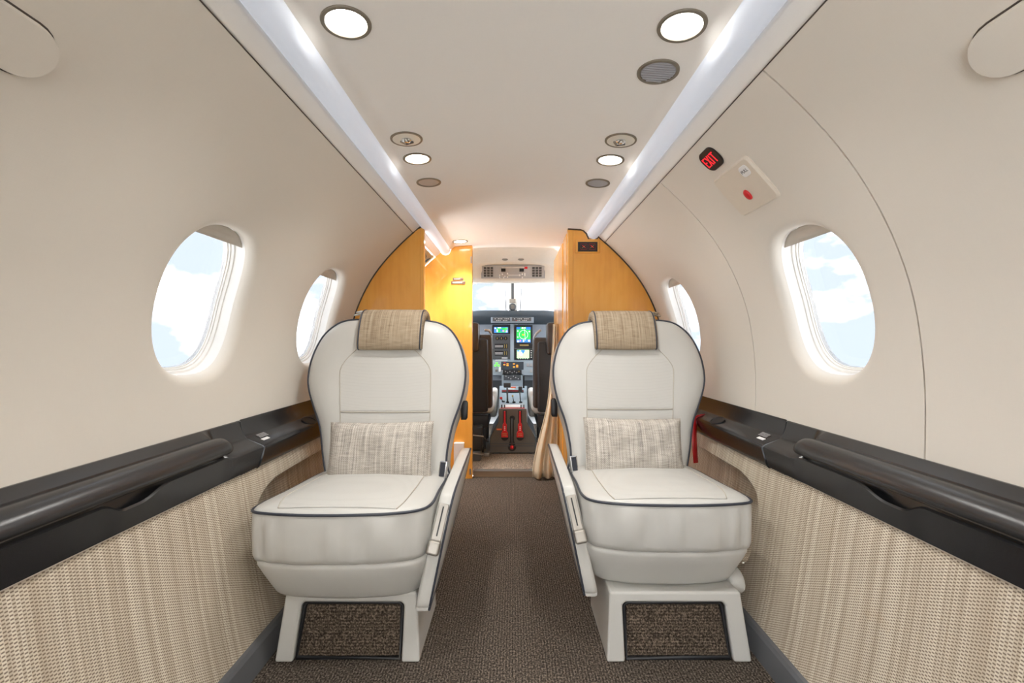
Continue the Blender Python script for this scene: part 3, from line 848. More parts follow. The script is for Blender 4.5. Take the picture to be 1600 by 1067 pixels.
# the closed entry door; window enlarged and left clear to admit more daylight
DW = (2.43, WSC + .03, 0.20, 0.19, 3.0)
v, f = cell(pl, Y_LB + .07, Y_LP - .05, -0.03, S_TOP - .07, DW, 0.02); mesh_obj('door_panel', v, f, M_WALL, df)
v, f = plain_cell(low_pt(-1), Y_LB + .07, Y_LP - .05, 0.0, 0.60, 4, 12); mesh_obj('door_panel', v, f, M_BEIGE, df)
lpw = lambda k, off: [pl(*hole_pt((DW[0], DW[1], DW[2] * k, DW[3] * k, DW[4]), 2 * math.pi * q / 48), off) for q in range(48)]
v, f = rings_vf([lpw(1.0, .019), lpw(.97, .03), lpw(.93, .045)], True); mesh_obj('window_frame', v, f, M_WHITE, df)
v, f = rings_vf([lpw(.95, .04), lpw(.5, .04), lpw(.2, .04)], True, False, True); mesh_obj('window_pane', v, f, M_CLEAR, df, solid=.004)
v, f = rings_vf([[pl(y, S_TOP - .005 - .075 * j, 0.006 + .02 * j) for y in (Y_LB + .03, 2.4, Y_LP - .05)] for j in (0, .5, 1)], False)
mesh_obj('door_header', v, f, M_FRAMEGREY, df, solid=0.02)
cg = thing('added_daylight_opening', None, None, (-0.74, -1.7, 0), kind='structure')  # unseen opening in the aft wall, added to bring daylight from behind
for y0, y1 in ((Y_OPENING - .05, Y_OPENING), (Y_AFT, Y_AFT + .06)):
    o_ = arch_strip('door_jamb', y0, y1, 0.0, M_FRAMEGREY); o_.parent = cg; o_.matrix_parent_inverse = cg.matrix_basis.inverted()
lk = [pl(2.46, S_TOP - .045, -.004), pl(2.50, S_TOP - .03, -.006), pl(2.56, S_TOP - .035, -.006), pl(2.60, S_TOP - .065, -.004), pl(2.56, S_TOP - .10, -.004), pl(2.50, S_TOP - .095, -.004)]
tube('latch_handle', lk, 0.007, M_DGREY, df, 8, closed=True)

# ------------------------------------------------------------------ cabin seats
def make_seat(sd, label, dX, dY):
    """seat written for the left side of the cabin, mirrored for the right; the upper part slides on the pedestal by dX, dY"""
    mir = -1 if sd > 0 else 1
    def B(x, y, z): return (mir * x, y, z)
    def U(x, y, z): return (mir * (x + dX), y + dY, z)
    e = thing('passenger_chair', label, 'seat', (mir * -0.42, 1.4, 0), 'cream leather cabin seats')
    def add(name, v, f, mat, T, parent=e, **kw): return mesh_obj(name, [T(*p) for p in v], f, mat, parent, **kw)
    def addtube(name, pts, r, mat, T, parent=e, **kw): return tube(name, [T(*p) for p in pts], r, mat, parent, **kw)
    # pedestal: front frame with an opening, side walls, carpet inset
    outer = [(-0.612, 0.0), (-0.590, 0.172), (-0.250, 0.172), (-0.240, 0.0)]
    inner = [(-0.566, 0.0), (-0.550, 0.139), (-0.541, 0.147), (-0.291, 0.147), (-0.283, 0.139), (-0.287, 0.0)]
    po_ = [outer[0], outer[1], outer[2], outer[3], inner[5], inner[4], inner[3], inner[2], inner[1], inner[0]]
    n = len(po_)
    def yb(z): return 1.165 + z * 0.09
    v = [(x, yb(z), z) for x, z in po_] + [(x, yb(z) + .03, z) for x, z in po_]
    f = [tuple(range(n)), tuple(range(2 * n - 1, n - 1, -1))] + [(i, n + i, n + (i + 1) % n, (i + 1) % n) for i in range(n)]
    add('pedestal_frame', v, f, M_LEATHER, B, smooth=False, bevel=0.006, bseg=3)
    for x0, x1, x0t, x1t in ((-0.608, -0.585, -0.588, -0.565), (-0.262, -0.241, -0.272, -0.251)):
        v = [(x0, 1.19, 0), (x1, 1.19, 0), (x1, 1.42, 0), (x0, 1.42, 0), (x0t, 1.20, .172), (x1t, 1.20, .172), (x1t, 1.46, .172), (x0t, 1.46, .172)]
        add('pedestal_side', v, box_vf(0, 1, 0, 1, 0, 1)[1], M_LEATHER, B, smooth=False, bevel=0.004)
    v = [(x, yb(z) + .016, z) for x, z in inner]; v += [(x, y + .02, z) for x, y, z in v]
    f = [tuple(range(6)), tuple(range(11, 5, -1))] + [(i, 6 + i, 6 + (i + 1) % 6, (i + 1) % 6) for i in range(6)]
    add('carpet_inset', v, f, M_CARPETD, B, smooth=False)
    addtube('inset_binding', [(x + (.006 if x < -.4 else -.006), yb(z) + .012, max(z - (.005 if z > .1 else 0), .005)) for x, z in inner], 0.0058, M_BLK, B, closed=True)
    v, f = box_vf(-0.58, -0.27, 1.205, 1.46, 0.10, 0.171); add('pedestal_core', v, f, M_LEATHER, B, smooth=False)
    # side pivot housing below the skirt, towards the wall
    v, f = rings_vf([[(xx, 1.26 + .04 * math.cos(a), 0.165 + .032 * math.sin(a)) for a in [2 * math.pi * k / 16 for k in range(16)]] for xx in (-0.585, -0.625)], True, True, True)
    add('pivot_housing', v, f, M_LEATHER, B, bevel=0.006)
    # plan outline of the cushion
    plan = catmull([(-0.645, 1.30, 0), (-0.651, 1.17, 0), (-0.640, 1.118, 0), (-0.590, 1.098, 0), (-0.50, 1.088, 0), (-0.40, 1.088, 0), (-0.30, 1.098, 0), (-0.235, 1.125, 0), (-0.212, 1.18, 0), (-0.213, 1.30, 0),
                    (-0.222, 1.55, 0), (-0.30, 1.60, 0), (-0.43, 1.605, 0), (-0.57, 1.60, 0), (-0.635, 1.55, 0)], 6, True)
    pc = Vector((-0.43, 1.34, 0))
    def topz(x, y, k):         # crown of the cushion at radial fraction k (1 at the rim)
        return 0.410 + 0.026 * (1 - k ** 3) - 0.055 * max(0.0, y - 1.10)
    def ring(k, z=None, dz=0, slope=1.0):
        out = []
        for p in plan:
            q = pc + (p - pc) * k
            zz = topz(q.x, q.y, k) if z is None else z - 0.055 * slope * max(0.0, q.y - 1.10)
            out.append((q.x, q.y, zz + dz))
        return out
    rs = [ring(0.955, 0.284, slope=0), ring(0.985, 0.287, slope=0.05), ring(1.002, 0.300, slope=.2), ring(1.012, 0.335, slope=.4), ring(1.012, 0.37, slope=.7), ring(1.004, 0.396), ring(0.992, 0.407)] + [ring(k) for k in (0.97, 0.9, 0.8, 0.65, 0.45, 0.25, 0.1)]
    # gathered folds down the leather front
    rs2 = []
    for ri, r_ in enumerate(rs):
        amp = [0, .002, .0038, .005, .0045, .0018][ri] if ri < 6 else 0
        rs2.append([(x, y - (amp * (math.sin(x * 95 + 2 * math.sin(x * 31)) + .6 * math.sin(x * 47 + ri)) if y < 1.16 else 0), z) for x, y, z in r_])
    v, f = rings_vf(rs2, True, True, True)
    add('seat_cushion', v, f, M_LEATHER, U)
    def surf(x, y, up=0.0):
        d = Vector((x, y, 0)) - pc; best = 1.0
        a = math.atan2(d.y, d.x); L = d.length
        # radial fraction against the plan outline
        bi = min(range(len(plan)), key=lambda i: abs((math.atan2(plan[i].y - pc.y, plan[i].x - pc.x) - a + math.pi) % (2 * math.pi) - math.pi))
        k = min(1.0, L / (plan[bi] - pc).length)
        return (x, y, topz(x, y, k) + up)
    # perforated insert and its two stitched seams on the cushion
    def ins(t, w): y = 1.112 + .40 * t; return (-0.43 + (0.165 - 0.012 * t - .02 * math.exp(-t * 9)) * w, y)
    v, f = rings_vf([[surf(*ins(t / 14, w / 8 - 1), 0.0012) for w in range(17)] for t in range(15)], False)
    add('seat_insert', v, f, M_PERF, U)
    for w in (-1, 1): addtube('seam', [surf(*ins(t / 14, w), 0.0014) for t in range(15)], 0.0013, M_SEAM, U, n=6)
    addtube('seat_piping', [Vector((p.x, p.y, 0)) * 1 + Vector((0, 0, 0.4065 - .055 * max(0, p.y - 1.10))) for p in [pc + (q - pc) * 1.001 for q in plan]], 0.0036, M_PIPE, U, closed=True)
    # lower skirt
    def sk(k, z, yo): return [((pc.x + 0.004) + (p.x - pc.x) * k, max(pc.y + (p.y - pc.y) * (k * .985), 0) + yo, z) for p in plan]
    v, f = rings_vf([sk(0.80, 0.1715, .02), sk(0.838, 0.174, .018), sk(0.858, 0.183, .014), sk(0.90, 0.212, .008), sk(0.945, 0.243, .003), sk(0.983, 0.270, 0), sk(0.985, 0.279, 0), sk(0.97, 0.284, 0), sk(0.93, 0.2855, 0)], True, True, True)
    add('seat_skirt', v, f, M_LEATHER, U)
    # backrest
    def bk(u_, v_):
        Y = 1.6584 / (1 + 0.000506 * (v_ - CY)); p = px(u_, v_, Y); return Vector(p)
    left = [(512, 760), (510, 744), (505, 709), (500.7, 667), (491, 636), (484, 610.5), (482.6, 588), (489.5, 557), (505, 527), (524.6, 509), (544, 501.5), (575, 499.5)]
    right = [(650, 500), (668, 502), (687.6, 506), (704.5, 517), (718.5, 540), (726.5, 574), (725.5, 602), (718.5, 631), (707, 663), (699.5, 697), (697, 722), (697, 760)]
    outl = catmull([bk(*p) for p in left] + [bk(612, 499)] + [bk(*p) for p in right] + [bk(605, 762)], 4, True)
    bc = Vector((0, 0, 0))
    for p in outl: bc += p
    bc /= len(outl); bc = bk(603, 622)
    nrm = Vector((0, 1, -0.36)).normalized()          # into the back of the seat
    def br(k, d): return [tuple(bc + (p - bc) * k + nrm * d) for p in outl]
    v, f = rings_vf([br(0.90, .105), br(0.97, .10), br(1.015, .085), br(1.03, .06), br(1.022, .03), br(1.008, .008), br(1.0, 0), br(.985, -.006), br(.94, -.013), br(.85, -.020), br(.7, -.022), br(.5, -.018), br(.25, -.015), br(.1, -.0145)], True, True, True)
    add('backrest', v, f, M_LEATHER, U)
    addtube('back_piping', br(1.003, -0.001), 0.0040, M_PIPE, U, closed=True)
    def depth(k):
        T = [(0, -.0145), (.1, -.0145), (.25, -.015), (.5, -.018), (.7, -.022), (.85, -.020), (.94, -.013), (1.0, 0)]
        for (a0, d0), (a1, d1) in zip(T, T[1:]):
            if k <= a1: return d0 + (d1 - d0) * (k - a0) / (a1 - a0)
        return 0
    angs = [math.atan2(p.z - bc.z, p.x - bc.x) for p in outl]
    def bsurf(u_, v_, up=0.0):
        p = bk(u_, v_); a = math.atan2(p.z - bc.z, p.x - bc.x)
        bi = min(range(len(outl)), key=lambda i: abs((angs[i] - a + math.pi) % (2 * math.pi) - math.pi))
        k = (p - bc).length / (outl[bi] - bc).length
        return tuple(p + nrm * (depth(min(k, 1)) - up))
    def half(v_):            # half width in pixels of the perforated panel
        return 36 + 34 * sm(540, 585, v_) ** .6 if v_ < 585 else 70 - 1.0 * (v_ - 585) / 70
    vs = lin(541, 643, 18)
    v, f = rings_vf([[bsurf(604.5 + half(vv) * (w / 8 - 1), vv, .0016) for w in range(17)] for vv in vs], False)
    add('back_insert', v, f, M_PERF, U)
    vs2 = lin(648, 735, 6)
    v, f = rings_vf([[bsurf(604.5 + half(vv) * (w / 8 - 1), vv, .0016) for w in range(17)] for vv in vs2], False)
    add('lumbar_insert', v, f, M_PERF, U)
    for w in (-1, 1): addtube('seam', [bsurf(604.5 + half(vv) * w, vv, .0018) for vv in lin(541, 735, 24)], 0.0014, M_SEAM, U, n=6)
    addtube('seam', [bsurf(604.5 + half(645.5) * w / 6, 645.5, .0012) for w in range(-6, 7)], 0.0018, M_SEAM, U, n=6)
    # headrest cover folded over the top
    xl, xr = bk(564, 530).x, bk(663, 530).x
    zb, ztp = bk(612, 546).z, bk(612, 499).z
    def front(z): p = 1.5 + (z - .379) * .36; return p
    sec = [(front(zb) - .024, zb), (front(zb) - .040, zb + .005), (front(zb + .04) - .050, zb + .045), (front(zb + .08) - .050, zb + .085), (front(ztp) - .040, ztp + .012), (front(ztp) - .012, ztp + .032), (front(ztp) + .03, ztp + .037), (front(ztp) + .075, ztp + .028), (front(ztp) + .11, ztp - .002), (front(ztp) + .11, ztp - .05),
           (front(ztp) + .095, ztp - .05), (front(ztp) + .06, ztp + .002), (front(ztp) + .02, ztp + .005), (front(zb + .06) - .012, zb + .06), (front(zb) - .012, zb + .012)]
    secs = catmull([(0, a, b) for a, b in sec], 3, True)
    sc_c = Vector((0, front(ztp) - .02, (zb + ztp) / 2 + .02))
    rings = []
    for i, x in enumerate([xl, xl + .006, xl + .02, xl + .06, (xl + xr) / 2, xr - .06, xr - .02, xr - .006, xr]):
        k = (0.95, 0.985, 1, 1.01, 1.015, 1.01, 1, 0.985, 0.95)[i]
        rings.append([(x, sc_c.y + (p.y - sc_c.y) * k, sc_c.z + (p.z - sc_c.z) * k) for p in secs])
    v, f = rings_vf(rings, True, True, True)
    add('headrest_cover', v, f, M_TWEEDW, U)
    for i in (1, 7): addtube('headrest_piping', [(rings[i][j][0], rings[i][j][1] - .001, rings[i][j][2]) for j in range(0, 25)], 0.0026, M_PIPE, U, n=6)
    # ribbon ties at the side of the cover
    for k, (a1, b1) in enumerate((((-.028), .010), ((-.034), -.001), ((-.020), .004))):
        x0 = xl - .002
        pts = [(x0, front(ztp) + .05, ztp + .022), (x0 + a1 * .7, front(ztp) + .045, ztp + .024 + b1 * .8), (x0 + a1 * 1.2, front(ztp) + .03, ztp + .018 + b1)]
        addtube('ribbon_tie', pts, [0.006, 0.005, 0.003], M_LEATHER if sd < 0 else M_TWEEDW, U, n=6)
    # aisle armrest
    side = [(1.185, 0.405), (1.160, 0.36), (1.147, 0.26), (1.140, 0.17), (1.148, 0.152), (1.172, 0.146), (1.44, 0.20), (1.60, 0.30), (1.645, 0.36), (1.655, 0.405), (1.645, 0.432), (1.61, 0.443), (1.40, 0.435), (1.22, 0.425)]
    sp = catmull([(0, a, b) for a, b in side], 4, True)
    def ax_(z, t): return -0.247 + (z - .15) * 0.20 + t       # leans outwards a little as it rises
    rings = []
    cen = Vector((0, 1.40, 0.31))
    for t, k in ((0.0, .96), (0.003, .99), (0.008, 1.0), (0.030, 1.0), (0.035, .99), (0.038, .96)):
        rings.append([(ax_(p.z, t), cen.y + (p.y - cen.y) * k, cen.z + (p.z - cen.z) * k) for p in sp])
    v, f = rings_vf(rings, True, True, True)
    arm = add('armrest', v, f, M_LEATHER, U)
    addtube('arm_piping', [(x + .0008, y, z) for x, y, z in rings[4]], 0.0030, M_PIPE, U, n=6, closed=True)
    # recline lever on the armrest front
    q0 = Vector((ax_(.405, .019), 1.180, 0.408)); q1 = Vector((ax_(.29, .019), 1.145, 0.30))
    dd = (q0 - q1).normalized(); nrm2 = Vector((0, -1, 0.3)).normalized(); nrm2 = (nrm2 - dd * nrm2.dot(dd)).normalized(); lat = dd.cross(nrm2)
    def flip(vv): return Vector((mir * vv.x, vv.y, vv.z))
    obox('lever_plate', U(*((q0 + q1) / 2 + nrm2 * .001)), flip(lat), flip(nrm2), flip(dd), 0.0135, 0.004, 0.052, M_STEEL, e, 0.002)
    obox('lever_slot', U(*((q0 * .58 + q1 * .42) + nrm2 * .005)), flip(lat), flip(nrm2), flip(dd), 0.0018, 0.0008, 0.036, M_BLK, e, 0)
    obox('recline_lever', U(*(q1 + dd * .004 + nrm2 * .012)), flip(lat), flip(nrm2), flip(dd), 0.016, 0.010, 0.017, M_STEEL, e, 0.006, bseg=3)
    # reclining knob on the flank of the backrest
    kp = bk(725, 638) + nrm * .03
    v, f = rings_vf([[(kp.x + xx, kp.y + .013 * r_ * math.cos(a) + .3 * .03 * r_ * math.sin(a), kp.z + .033 * r_ * math.sin(a)) for a in [2 * math.pi * k / 18 for k in range(18)]] for xx, r_ in ((-.012, 1), (.006, 1), (.010, .8))], True, True, True)
    add('recline_knob', v, f, M_BLK, U)
    # seat belt buckle and webbing beside the cushion
    bp = Vector(px(692.5, 735, 1.44))
    lx = Vector((1, -0.35, 0)).normalized(); lz = Vector((0.12, 0.1, 1)).normalized(); ly = lz.cross(lx)
    obox('buckle', U(*bp), flip(lx), flip(ly), flip(lz), 0.0125, 0.007, 0.030, M_CHROME, e, 0.002)
    obox('buckle_face', U(*(bp - ly * .005 + lz * .004)), flip(lx), flip(ly), flip(lz), 0.0085, 0.004, 0.022, M_PIPE, e, 0.001)
    addtube('belt_webbing', [tuple(bp - lz * .025), tuple(bp - lz * .05 + Vector((.0, .02, 0))), tuple(bp - lz * .08 + Vector((0, .06, -.02)))], 0.008, M_LEATHER, U, n=6)
    return e
make_seat(-1, 'cream leather seat with navy piping on the left of the aisle', 0, 0)
make_seat(1, 'cream leather seat with navy piping on the right of the aisle', 0.022, 0.066)

def pillow(c, w, h, t, label, tilt, roll):
    e = thing('lumbar_pillow', label, 'pillow', (c[0], c[1], c[2] - h / 2), 'tweed lumbar pillows')
    nu, nv = 26, 18; rows = []
    M = Matrix.Rotation(roll, 3, 'Y') @ Matrix.Rotation(tilt, 3, 'X')
    def pt(a, b, sgn):
        x, z = a * w / 2, b * h / 2
        pin = 1 - 0.05 * (1 - abs(a) ** 2) * abs(b) ** 3 ; pin2 = 1 - 0.035 * (1 - abs(b) ** 2) * abs(a) ** 3
        th = (max(0, 1 - abs(a) ** 3.0) * max(0, 1 - abs(b) ** 3.0)) ** .5
        th *= 1 + .07 * math.sin(a * 5 + b * 3) + .05 * math.sin(a * 9 - b * 7)
        sag = -0.012 * (1 - b) * 0.5 * (abs(a) ** 2) * 0
        return Vector(c) + M @ Vector((x * pin2, -sgn * t / 2 * th - .001 * sgn, z * pin + sag))
    V, Fc = [], []
    for sgn in (1, -1):
        v, f = rings_vf([[pt(2 * i / nu - 1, 2 * j / nv - 1, sgn) for i in range(nu + 1)] for j in range(nv + 1)], False)
        o_ = len(V); V += v; Fc += [tuple(k + o_ for k in q) for q in f]
    # rim
    rim = lambda sgn: [pt(2 * i / nu - 1, -1, sgn) for i in range(nu)] + [pt(1, 2 * j / nv - 1, sgn) for j in range(nv)] + [pt(1 - 2 * i / nu, 1, sgn) for i in range(nu)] + [pt(-1, 1 - 2 * j / nv, sgn) for j in range(nv)]
    v, f = rings_vf([rim(1), rim(-1)], True); o_ = len(V); V += v; Fc += [tuple(k + o_ for k in q) for q in f]
    mesh_obj('cover', V, Fc, M_TWEED, e, merge=True)
    tube('seam', rim(0), 0.0016, M_TWEED, e, 6, closed=True)
p1 = px(594, 709, 1.435)
pillow(p1, 0.330, 0.200, 0.095, 'grey tweed lumbar pillow on the left seat', -0.28, -0.012)
p2 = px(990, 701, 1.500)
pillow(p2, 0.325, 0.200, 0.095, 'grey tweed lumbar pillow on the right seat', -0.28, 0.012)

# ------------------------------------------------------------------ doorway to the cockpit
tag(box('trim_1', -0.246, 0.272, Y_LP + .03, Y_DOOR + .02, 0.0, 0.036, M_BROWNST, bevel=0.003), kind='structure')
tag(box('trim_2', -0.246, 0.272, Y_LP + .028, Y_DOOR + .015, 0.036, 0.041, M_STEEL, bevel=0.001), kind='structure')
cu = thing('door_curtain', 'cream leather curtain gathered at the right of the cockpit doorway', 'curtain', (0.2, 2.76, 0))
rows = []
for j in range(22):
    t = j / 21; z = 0.93 - 0.92 * t
    x1 = 0.268 - .008 * t; x0 = 0.240 - 0.025 * sm(.0, .5, t) - 0.100 * sm(.4, 1.0, t)
    rows.append([(x0 + (x1 - x0) * i / 30, 2.735 + (0.012 + .012 * t) * math.sin(i / 30 * math.pi * 5 + t) - .05 * t * (1 - i / 30) * .4, z) for i in range(31)])
v, f = rings_vf(rows, False)
mesh_obj('drape', v, f, M_CURT, cu, solid=0.004)

# ------------------------------------------------------------------ cockpit
YC0, YC1 = Y_DOOR + .02, 4.05
box('floor_cockpit', -0.72, 0.72, YC0, 4.4, 0.0, 0.036, M_CARPETC, bevel=0)['kind'] = 'structure'
cs = thing('wall_cockpit', None, None, (0, 3.4, 0), kind='structure')
for sd in (-1, 1):
    box('side_liner', sd * 0.72, sd * 0.75, YC0, 4.5, 0.0, 0.92, M_BLUEGREY, cs, 0.004)
    for y0, y1 in ((YC0, 2.86), (3.95, 4.05)):
        v = [(sd * .74, y0, .92), (sd * .74, y1, .92), (sd * .55, y1, 1.39), (sd * .55, y0, 1.39)]
        mesh_obj('side_pillar', v, [(0, 1, 2, 3)], M_PLATE, cs, smooth=False, solid=0.03)
box('firewall', -0.75, 0.75, 4.5, 4.53, 0.0, 0.98, M_DGREY, cs, 0)
# header above the doorway and the roof liner
cc = thing('ceiling_cockpit', None, None, (0, 3.3, 1.4), kind='structure')
def roof(x, y):
    z0 = 1.425 if y < 3.0 else 1.425 - .07 * sm(3.0, 4.0, y)
    return (x, y, z0 - 0.10 * (abs(x) / .6) ** 2.2)
grid_obj('roof_liner', roof, lin(-0.62, 0.62, 24), lin(Y_DOOR, 3.95, 12), M_PLATE, cc)
# overhead console: a moulded bulge that faces aft
def oh(x, t):
    P = [(2.88, 1.432), (3.02, 1.414), (3.13, 1.398), (3.19, 1.388), (3.225, 1.370), (3.30, 1.292), (3.315, 1.272), (3.33, 1.262), (3.40, 1.262), (3.60, 1.30), (3.9, 1.36)]
    k = t * (len(P) - 1); i = min(int(k), len(P) - 2); u_ = k - i
    y = P[i][0] + (P[i + 1][0] - P[i][0]) * u_; z = P[i][1] + (P[i + 1][1] - P[i][1]) * u_
    return (x, y, z - (0.10 * max(0, abs(x) - .24) ** 1.5 if i < 5 else 0) - .07 * (abs(x) / .34) ** 4 * (1 - sm(.4, .6, t)))
grid_obj('overhead_moulding', oh, lin(-0.60, 0.60, 40), lin(0, 1, 40), M_PLATE, cc)
fn = Vector((0, -0.078, -0.075)).normalized()     # outward normal of the overhead face
oc = thing('overhead_panel', 'grey overhead switch panel with two square button grids above the windshield', 'panel', px(801, 422, 3.26))
tl = Vector((0, 3.225, 1.372)); bl = Vector((0, 3.302, 1.292)); dn = (bl - tl).normalized(); nf = Vector((1, 0, 0)).cross(dn).normalized()
if nf.y > 0: nf = -nf
Lf = (bl - tl).length
def ohp(u_, v_, off=0.0):
    t = (v_ - 410.5) / (433.5 - 410.5); y = tl.y + (bl.y - tl.y) * t
    return Vector(((u_ - CX) * y / F, 0, 0)) + tl + dn * (Lf * t) + nf * off
def ohbox(name, u0, v0, u1, v1, th, mat, off=0.0, parent=oc, bevel=0.001):
    a, b = ohp(u0, v0), ohp(u1, v1); c = (a + b) / 2 + nf * (off + th / 2)
    return obox(name, c, (1, 0, 0), dn, nf, abs(b.x - a.x) / 2, (b - a).dot(dn) / 2, th / 2, mat, parent, bevel, bseg=1)
ohbox('bezel', 751, 410, 851, 434, 0.010, M_FRAMEGREY, 0.0)
ohbox('panel_face', 753, 411, 849.5, 433, 0.003, plain('overhead_grey', (0.42, 0.44, 0.46, 1), .5), 0.010)
for u0 in (756, 831.5):
    for i in range(3):
        for j in range(4):
            ohbox('switch', u0 + i * 5.3, 413 + j * 4.6, u0 + i * 5.3 + 4.0, 416.2 + j * 4.6, 0.004, M_DGREY, 0.012, bevel=0)
for u0, v0, u1, v1, m_ in ((783, 415.5, 790, 421, M_BLK), (811.5, 415.5, 818.5, 421, M_BLK), (819, 412.5, 824, 416, M_RED), (784, 413.5, 820, 414.2, M_LABEL), (794, 427, 812, 427.7, M_LABEL)):
    ohbox('display', u0, v0, u1, v1, 0.002, m_, 0.013, bevel=0)
for i, (u_, v_) in enumerate([(781, 427), (785, 425), (789, 429), (793, 424), (793, 430), (812, 427), (816, 425), (816, 431), (820, 427), (820, 424), (787, 431), (781, 431)]):
    ohbox('knob', u_ - 1, v_ - 1, u_ + 1, v_ + 1, 0.008, M_LABEL, 0.013, bevel=0)
for u_, lab in ((789, 'left chrome eyeball lamp above the overhead switch panel'), (814, 'right chrome eyeball lamp above the overhead switch panel')):
    p = Vector(px(u_, 401, 3.16)); e = thing('cockpit_lamp', lab, 'light', p, 'cockpit eyeball lamps', Matrix(((1, 0, 0), (0, 0.64, -.77), (0, .77, .64))) @ Matrix.Rotation(math.pi, 3, 'X') @ Matrix.Rotation(0.35, 3, 'X'))
    lathe('socket', [(0.031, -.02), (0.031, .002), (0.026, .004), (0.021, -.001), (0.0, -.004)], M_STEEL, e, 24)
    lathe('eyeball', [(0.018, -.003), (0.016, .007), (0.009, .012), (0.0, .013)], M_CHROME, e, 18)

# windshield
ws = thing('window_11', None, None, (0, 4.1, 1.1), kind='structure')
for sd in (-1, 1):
    A = [(sd * .055, 3.88, 1.40), (sd * .60, 3.88, 1.36), (sd * .70, 4.46, 0.98), (sd * .045, 4.46, 0.98)]
    mesh_obj('windshield_pane', A, [(0, 1, 2, 3)], M_GLASS, ws, smooth=False, solid=0.006)
    tube('windshield_seal', [(sd * .075, 3.885, 1.395), (sd * .062, 4.45, .99)], 0.004, M_FRAMEGREY, ws, 6)
    v = [(sd * .60, 3.87, 1.36), (sd * .66, 3.87, 1.36), (sd * .76, 4.46, .97), (sd * .69, 4.46, .97)]
    mesh_obj('corner_pillar', v, [(0, 1, 2, 3)], M_PLATE, ws, smooth=False, solid=0.02)
YP = 3.86
po_l = [(786, 438), (790.5, 442), (793, 448), (794, 460), (795, 486), (808, 486), (808.5, 460), (810, 448), (812.5, 442), (817, 438), (817, 432), (786, 432)]
pts = [px(u_, v_, YP) for u_, v_ in po_l]
prism('centre_post', [(p[0], p[2]) for p in pts], YP, YP + .05, M_PLATE, ws, 0.003)
a, b, c, d = pq(799, 440, 803, 467, YP); box('post_groove', a, b, YP - .004, YP, c, d, M_DGREY, ws, 0.001)
cp = thing('compass', 'small round standby compass on the windshield centre post', 'compass', px(801, 485, YP - .03))
a, b, c, d = pq(796, 467, 806, 473, YP - .03); box('mount', a, b, YP - .03, YP - .004, c, d, M_STEEL, cp, 0.003)
q = px(801, 479.5, YP - .03)
o_ = lathe('housing', [(0.030, -.03), (0.030, .02), (0.026, .026), (0.020, .024), (0.0, .022)], M_DGREY, None, 22); o_.data.transform(Matrix.Rotation(math.pi / 2, 4, 'X')); o_.data.transform(Matrix.Translation(q)); adopt(o_, cp)
o_ = lathe('dial', [(0.018, .0), (0.018, .025), (0.0, .027)], M_CONS, None, 18); o_.data.transform(Matrix.Rotation(math.pi / 2, 4, 'X')); o_.data.transform(Matrix.Translation(q)); adopt(o_, cp)

# glareshield and instrument panel
YG, YI = 3.74, 3.84
gs = thing('glareshield', 'dark blue grey glareshield hood under the windshield', 'panel', (0, YG, .98))
def gl_row(x, k):
    dz = -0.055 * sm(.25, .62, abs(x))
    return [(x, 4.44, 1.062 + dz), (x, YG + .10, 1.086 + dz), (x, YG + .02, 1.085 + dz), (x, YG - .005, 1.070 + dz), (x, YG, 1.03 + dz * .8), (x, YI, 0.972 + dz * .3)]
v, f = rings_vf([gl_row(x, 0) for x in lin(-0.72, 0.72, 40)], False)
mesh_obj('hood', v, f, M_GLARE, gs)
ap = thing('annunciator_panel', 'wide shallow strip of small switches under the glareshield hood', 'panel', px(801, 505, YG - .03))
a, b, c, d = pq(767, 495.5, 834, 504.5, YG - .03); box('housing', a, b, YG - .03, YG + .012, c, d, M_BLUEGREY, ap, 0.003)
a, b, c, d = pq(770, 496, 797, 502, YG - .032); box('switch_strip', a, b, YG - .033, YG - .03, c, d, M_DGREY, ap, 0)
a, b, c, d = pq(800, 496, 830, 501.5, YG - .032); box('switch_strip', a, b, YG - .033, YG - .03, c, d, M_DGREY, ap, 0)
for k in range(9):
    for vv in (497.6, 500.2):
        for u0 in (773, 803.5):
            if (k * 7 + int(vv)) % 4 == 0: continue
            a, b, c, d = pq(u0 + k * 2.6, vv, u0 + k * 2.6 + 1.3, vv + 1.0, YG - .034)
            box('switch', a, b, YG - .037, YG - .033, c, d, M_RED if (k == 1 and u0 > 800) else M_LABEL, ap, 0)
ip = thing('instrument_panel', 'blue grey instrument panel with lit displays and gauges', 'panel', (0, YI, .45))
box('panel_face', -0.70, 0.70, YI, YI + .05, 0.50, 0.972, M_BLUEGREY, ip, 0.003)
def ipb(name, u0, v0, u1, v1, th, mat, off=0.0, parent=ip, bevel=0.001):
    a, b, c, d = pq(u0, v0, u1, v1, YI); return box(name, a, b, YI - off - th, YI - off, c, d, mat, parent, bevel, 1)
ipb('centre_rib', 797.5, 505, 803, 563, 0.006, M_LBLUE)
ipb('display_bezel', 769, 508, 797, 521.5, 0.008, M_BLK)
s1 = ipb('flight_display', 772, 511, 794, 520, 0.002, M_BLUESCR, 0.008)
ipb('screen_field', 776, 512, 790, 519.5, 0.0006, M_GREENSCR, 0.010, s1, 0)
for (u0, v0, u1, v1, m_) in ((773, 512, 775, 514, M_WHITESCR), (778, 511.6, 783, 513, M_WHITESCR), (785, 516, 788, 518, M_MAGSCR), (790, 512, 793, 515, M_GREENLT), (776, 515, 778, 518.5, M_WHITESCR), (782, 514, 785, 518, M_BLUESCR), (790.5, 516.5, 793, 519, M_WHITESCR)):
    ipb('screen_mark', u0, v0, u1, v1, 0.0005, m_, 0.0107, s1, 0)
ipb('display_bezel', 804, 508, 832, 536.5, 0.008, M_BLK)
s2 = ipb('navigation_display', 807, 511, 829, 535, 0.002, M_GREENSCR, 0.008)
